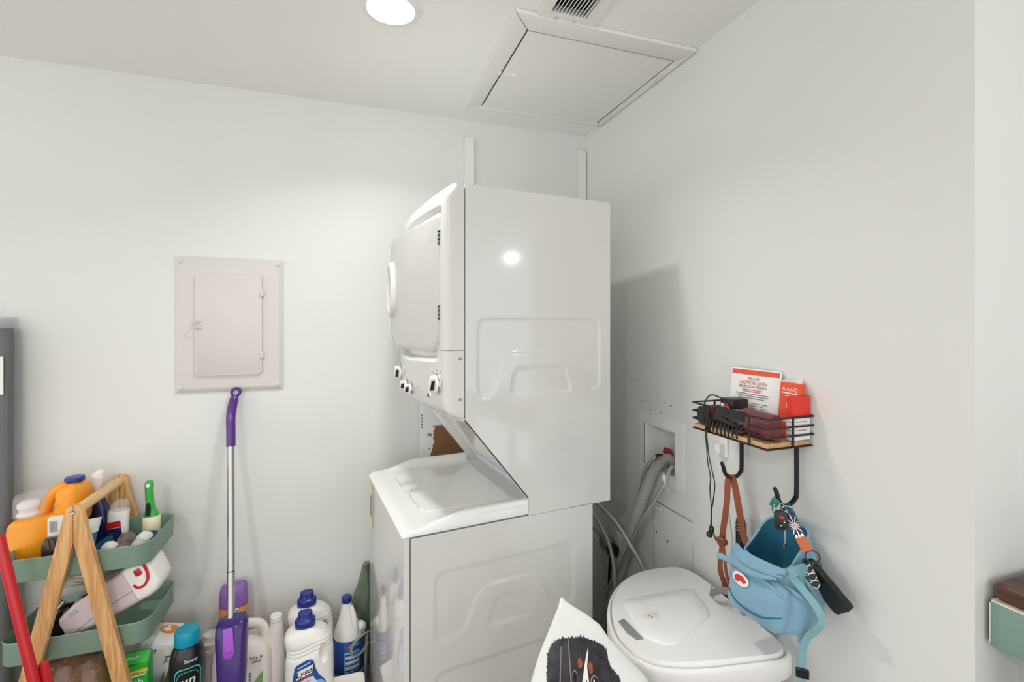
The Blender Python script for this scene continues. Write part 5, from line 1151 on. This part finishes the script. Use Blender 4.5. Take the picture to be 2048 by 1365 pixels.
def bagp(s, z, o=0):
    _, l, r, d = rowat(z); q = max(-1, min(1, (2*s-l-r)/(r-l))); th = thick(z)*max(0, 1-abs(q)**2.6)**.5
    wr_ = .007*noise.noise(Vector((s*18, z*14, .3)))+.004*abs(noise.noise(Vector((s*40+z*25, z*16-s*20, 4))))
    return Fv*(d-th-o-wr_*(1-abs(q)))+Rv*s+Vector((0, 0, z))
b = BM(); rr = []
ZZ = [0, .03, .1, .2, .3, .4, .46, .5, .53, .55, .57, .59, .607, .62, .635, .65, .66, .671, .68, .69, .7, .71, .718, .726, .735, .744, .752, .76, .766, .771, .776, .78, .783]
for z in ZZ:
    _, l, r, d = rowat(z); fr = [bagp(l+(r-l)*(.5-.5*math.cos(PI*i/28)), z) for i in range(29)]
    bk = [Fv*(d+thick(z)*.75*math.sin(PI*i/12))+Rv*(r+(l-r)*(.5-.5*math.cos(PI*i/12)))+Vector((0, 0, z)) for i in range(1, 12)]
    rr.append(fr+bk)
loft(b, rr); bb = put('bag_film', b, FILM, t, ang=70)
def jag(poly, n=9, amp=.003):
    out = []
    for i in range(len(poly)):
        a, c = Vector(poly[i]), Vector(poly[(i+1) % len(poly)]); d = c-a
        if d.length < .008: out.append(tuple(a)); continue
        nn = Vector((d.y, -d.x)).normalized()
        for k in range(n): out.append(tuple(a+d*k/n+nn*amp*((k % 2)*random.uniform(.3, 1.3))))
    return out
random.seed(5)
head = [(.13, .50), (.10, .50), (.068, .53), (.06, .58), (.068, .63), (.08, .667), (.081, .683), (.085, .703), (.098, .714), (.115, .72), (.149, .722), (.168, .7235), (.186, .72), (.214, .713), (.224, .706), (.224, .694), (.23, .686), (.244, .678), (.255, .64), (.268, .59), (.262, .54), (.235, .50), (.20, .50)]
def dog(nm, poly, m, o, sub=2): return put(nm, flat(poly, wrap=lambda s, z: bagp(s, z, o), sub=sub), m, bb, nrm=True, ang=180)
dh = dog('dog_print', list(reversed(jag(list(reversed(head))))), DOGB, .002, 4)
def dpt(nm, poly, m, o): return put(nm, flat(poly, wrap=lambda s, z: bagp(s, z, o+.0008), sub=2), m, dh, ang=180)
dpt('white_blaze', [(.181, .712), (.179, .705), (.173, .692), (.173, .68), (.175, .665), (.178, .62), (.182, .56), (.184, .52), (.140, .52), (.142, .56), (.146, .63), (.152, .665), (.162, .682), (.168, .694), (.175, .705)], DOGW, .002)
dpt('tan_eyebrow', ell(.0055, .0055, 16, .158, .695), DOGR, .002); dpt('tan_eyebrow', ell(.005, .0065, 16, .181, .690), DOGR, .002)
dpt('eye_patch', ell(.009, .008, 18, .186, .674), mat('dog_grey_print', C(120, 112, 116), .45), .002); dpt('dark_eye', ell(.0075, .007, 16, .187, .673), mat('dog_eye', C(20, 14, 14), .2), .0026); dpt('eye_glint', ell(.0016, .0018, 10, .185, .676), WHITEPR, .0032)
dpt('eye_patch', ell(.006, .007, 18, .143, .681), MATS['dog_grey_print'], .002); dpt('dark_eye', ell(.005, .006, 16, .143, .680), MATS['dog_eye'], .0026)
dpt('nose_print', ell(.018, .012, 18, .162, .55), MATS['dog_eye'], .0028)
for pl in ([(.10, .60), (.104, .66), (.116, .712), (.118, .712), (.107, .66), (.103, .60)], [(.126, .61), (.131, .66), (.134, .722), (.1365, .722), (.1345, .66), (.129, .61)], [(.203, .668), (.22, .672), (.238, .668), (.238, .666), (.22, .669), (.203, .665)]):
    dpt('fur_highlight', pl, MATS['dog_grey_print'], .002)

# ================================================================== green table with dark top at the right edge
t = thing('console_table', 'green painted table with dark wooden top at the right edge', 'table', (1.42, .2, 0))
TX0, TX1, TY0, TY1 = 1.17, 1.62, -.35, .572
b = BM(); box(b, (TX0+.004, TY0, .952), (TX1, TY1-.006, .986), .009, 3); put('table_top', b, DARKWOOD, t)
b = BM(); box(b, (TX0, TY0+.01, .858), (TX0+.022, TY1-.002, .947), .006, 2); put('apron', b, GREENPAINT, t)
b = BM(); box(b, (TX0-.0006, TY1-.0045, .866), (TX0+.0008, TY1-.0025, .944), .0003, 1); box(b, (TX0+.0005, TY0+.012, .9455), (TX0+.021, TY1-.004, .950), .001, 1); put('worn_edge', b, mat('worn_cream', C(226, 220, 198), .6), t)
b = BM(); box(b, (TX0+.022, TY1-.026, .858), (TX1-.01, TY1-.004, .951), .003, 1); put('apron', b, GREENPAINT, t)
b = BM(); box(b, (TX1-.03, TY0+.01, .858), (TX1-.008, TY1-.027, .951), .003, 1); put('apron', b, GREENPAINT, t)
b = BM(); box(b, (TX0+.023, TY0+.01, .858), (TX1-.031, TY0+.03, .951), .003, 1); put('apron', b, GREENPAINT, t)
for x in (TX0+.028, TX1-.075):
    for y in (TY0+.035, TY1-.09):
        b = BM(); loft(b, [[Vector((x+.02+sx*h, y+.02+sy*h, z)) for sx, sy in ((-1, -1), (1, -1), (1, 1), (-1, 1))] for z, h in ((0, .014), (.3, .017), (.95, .022))]); put('leg', b, GREENPAINT, t)
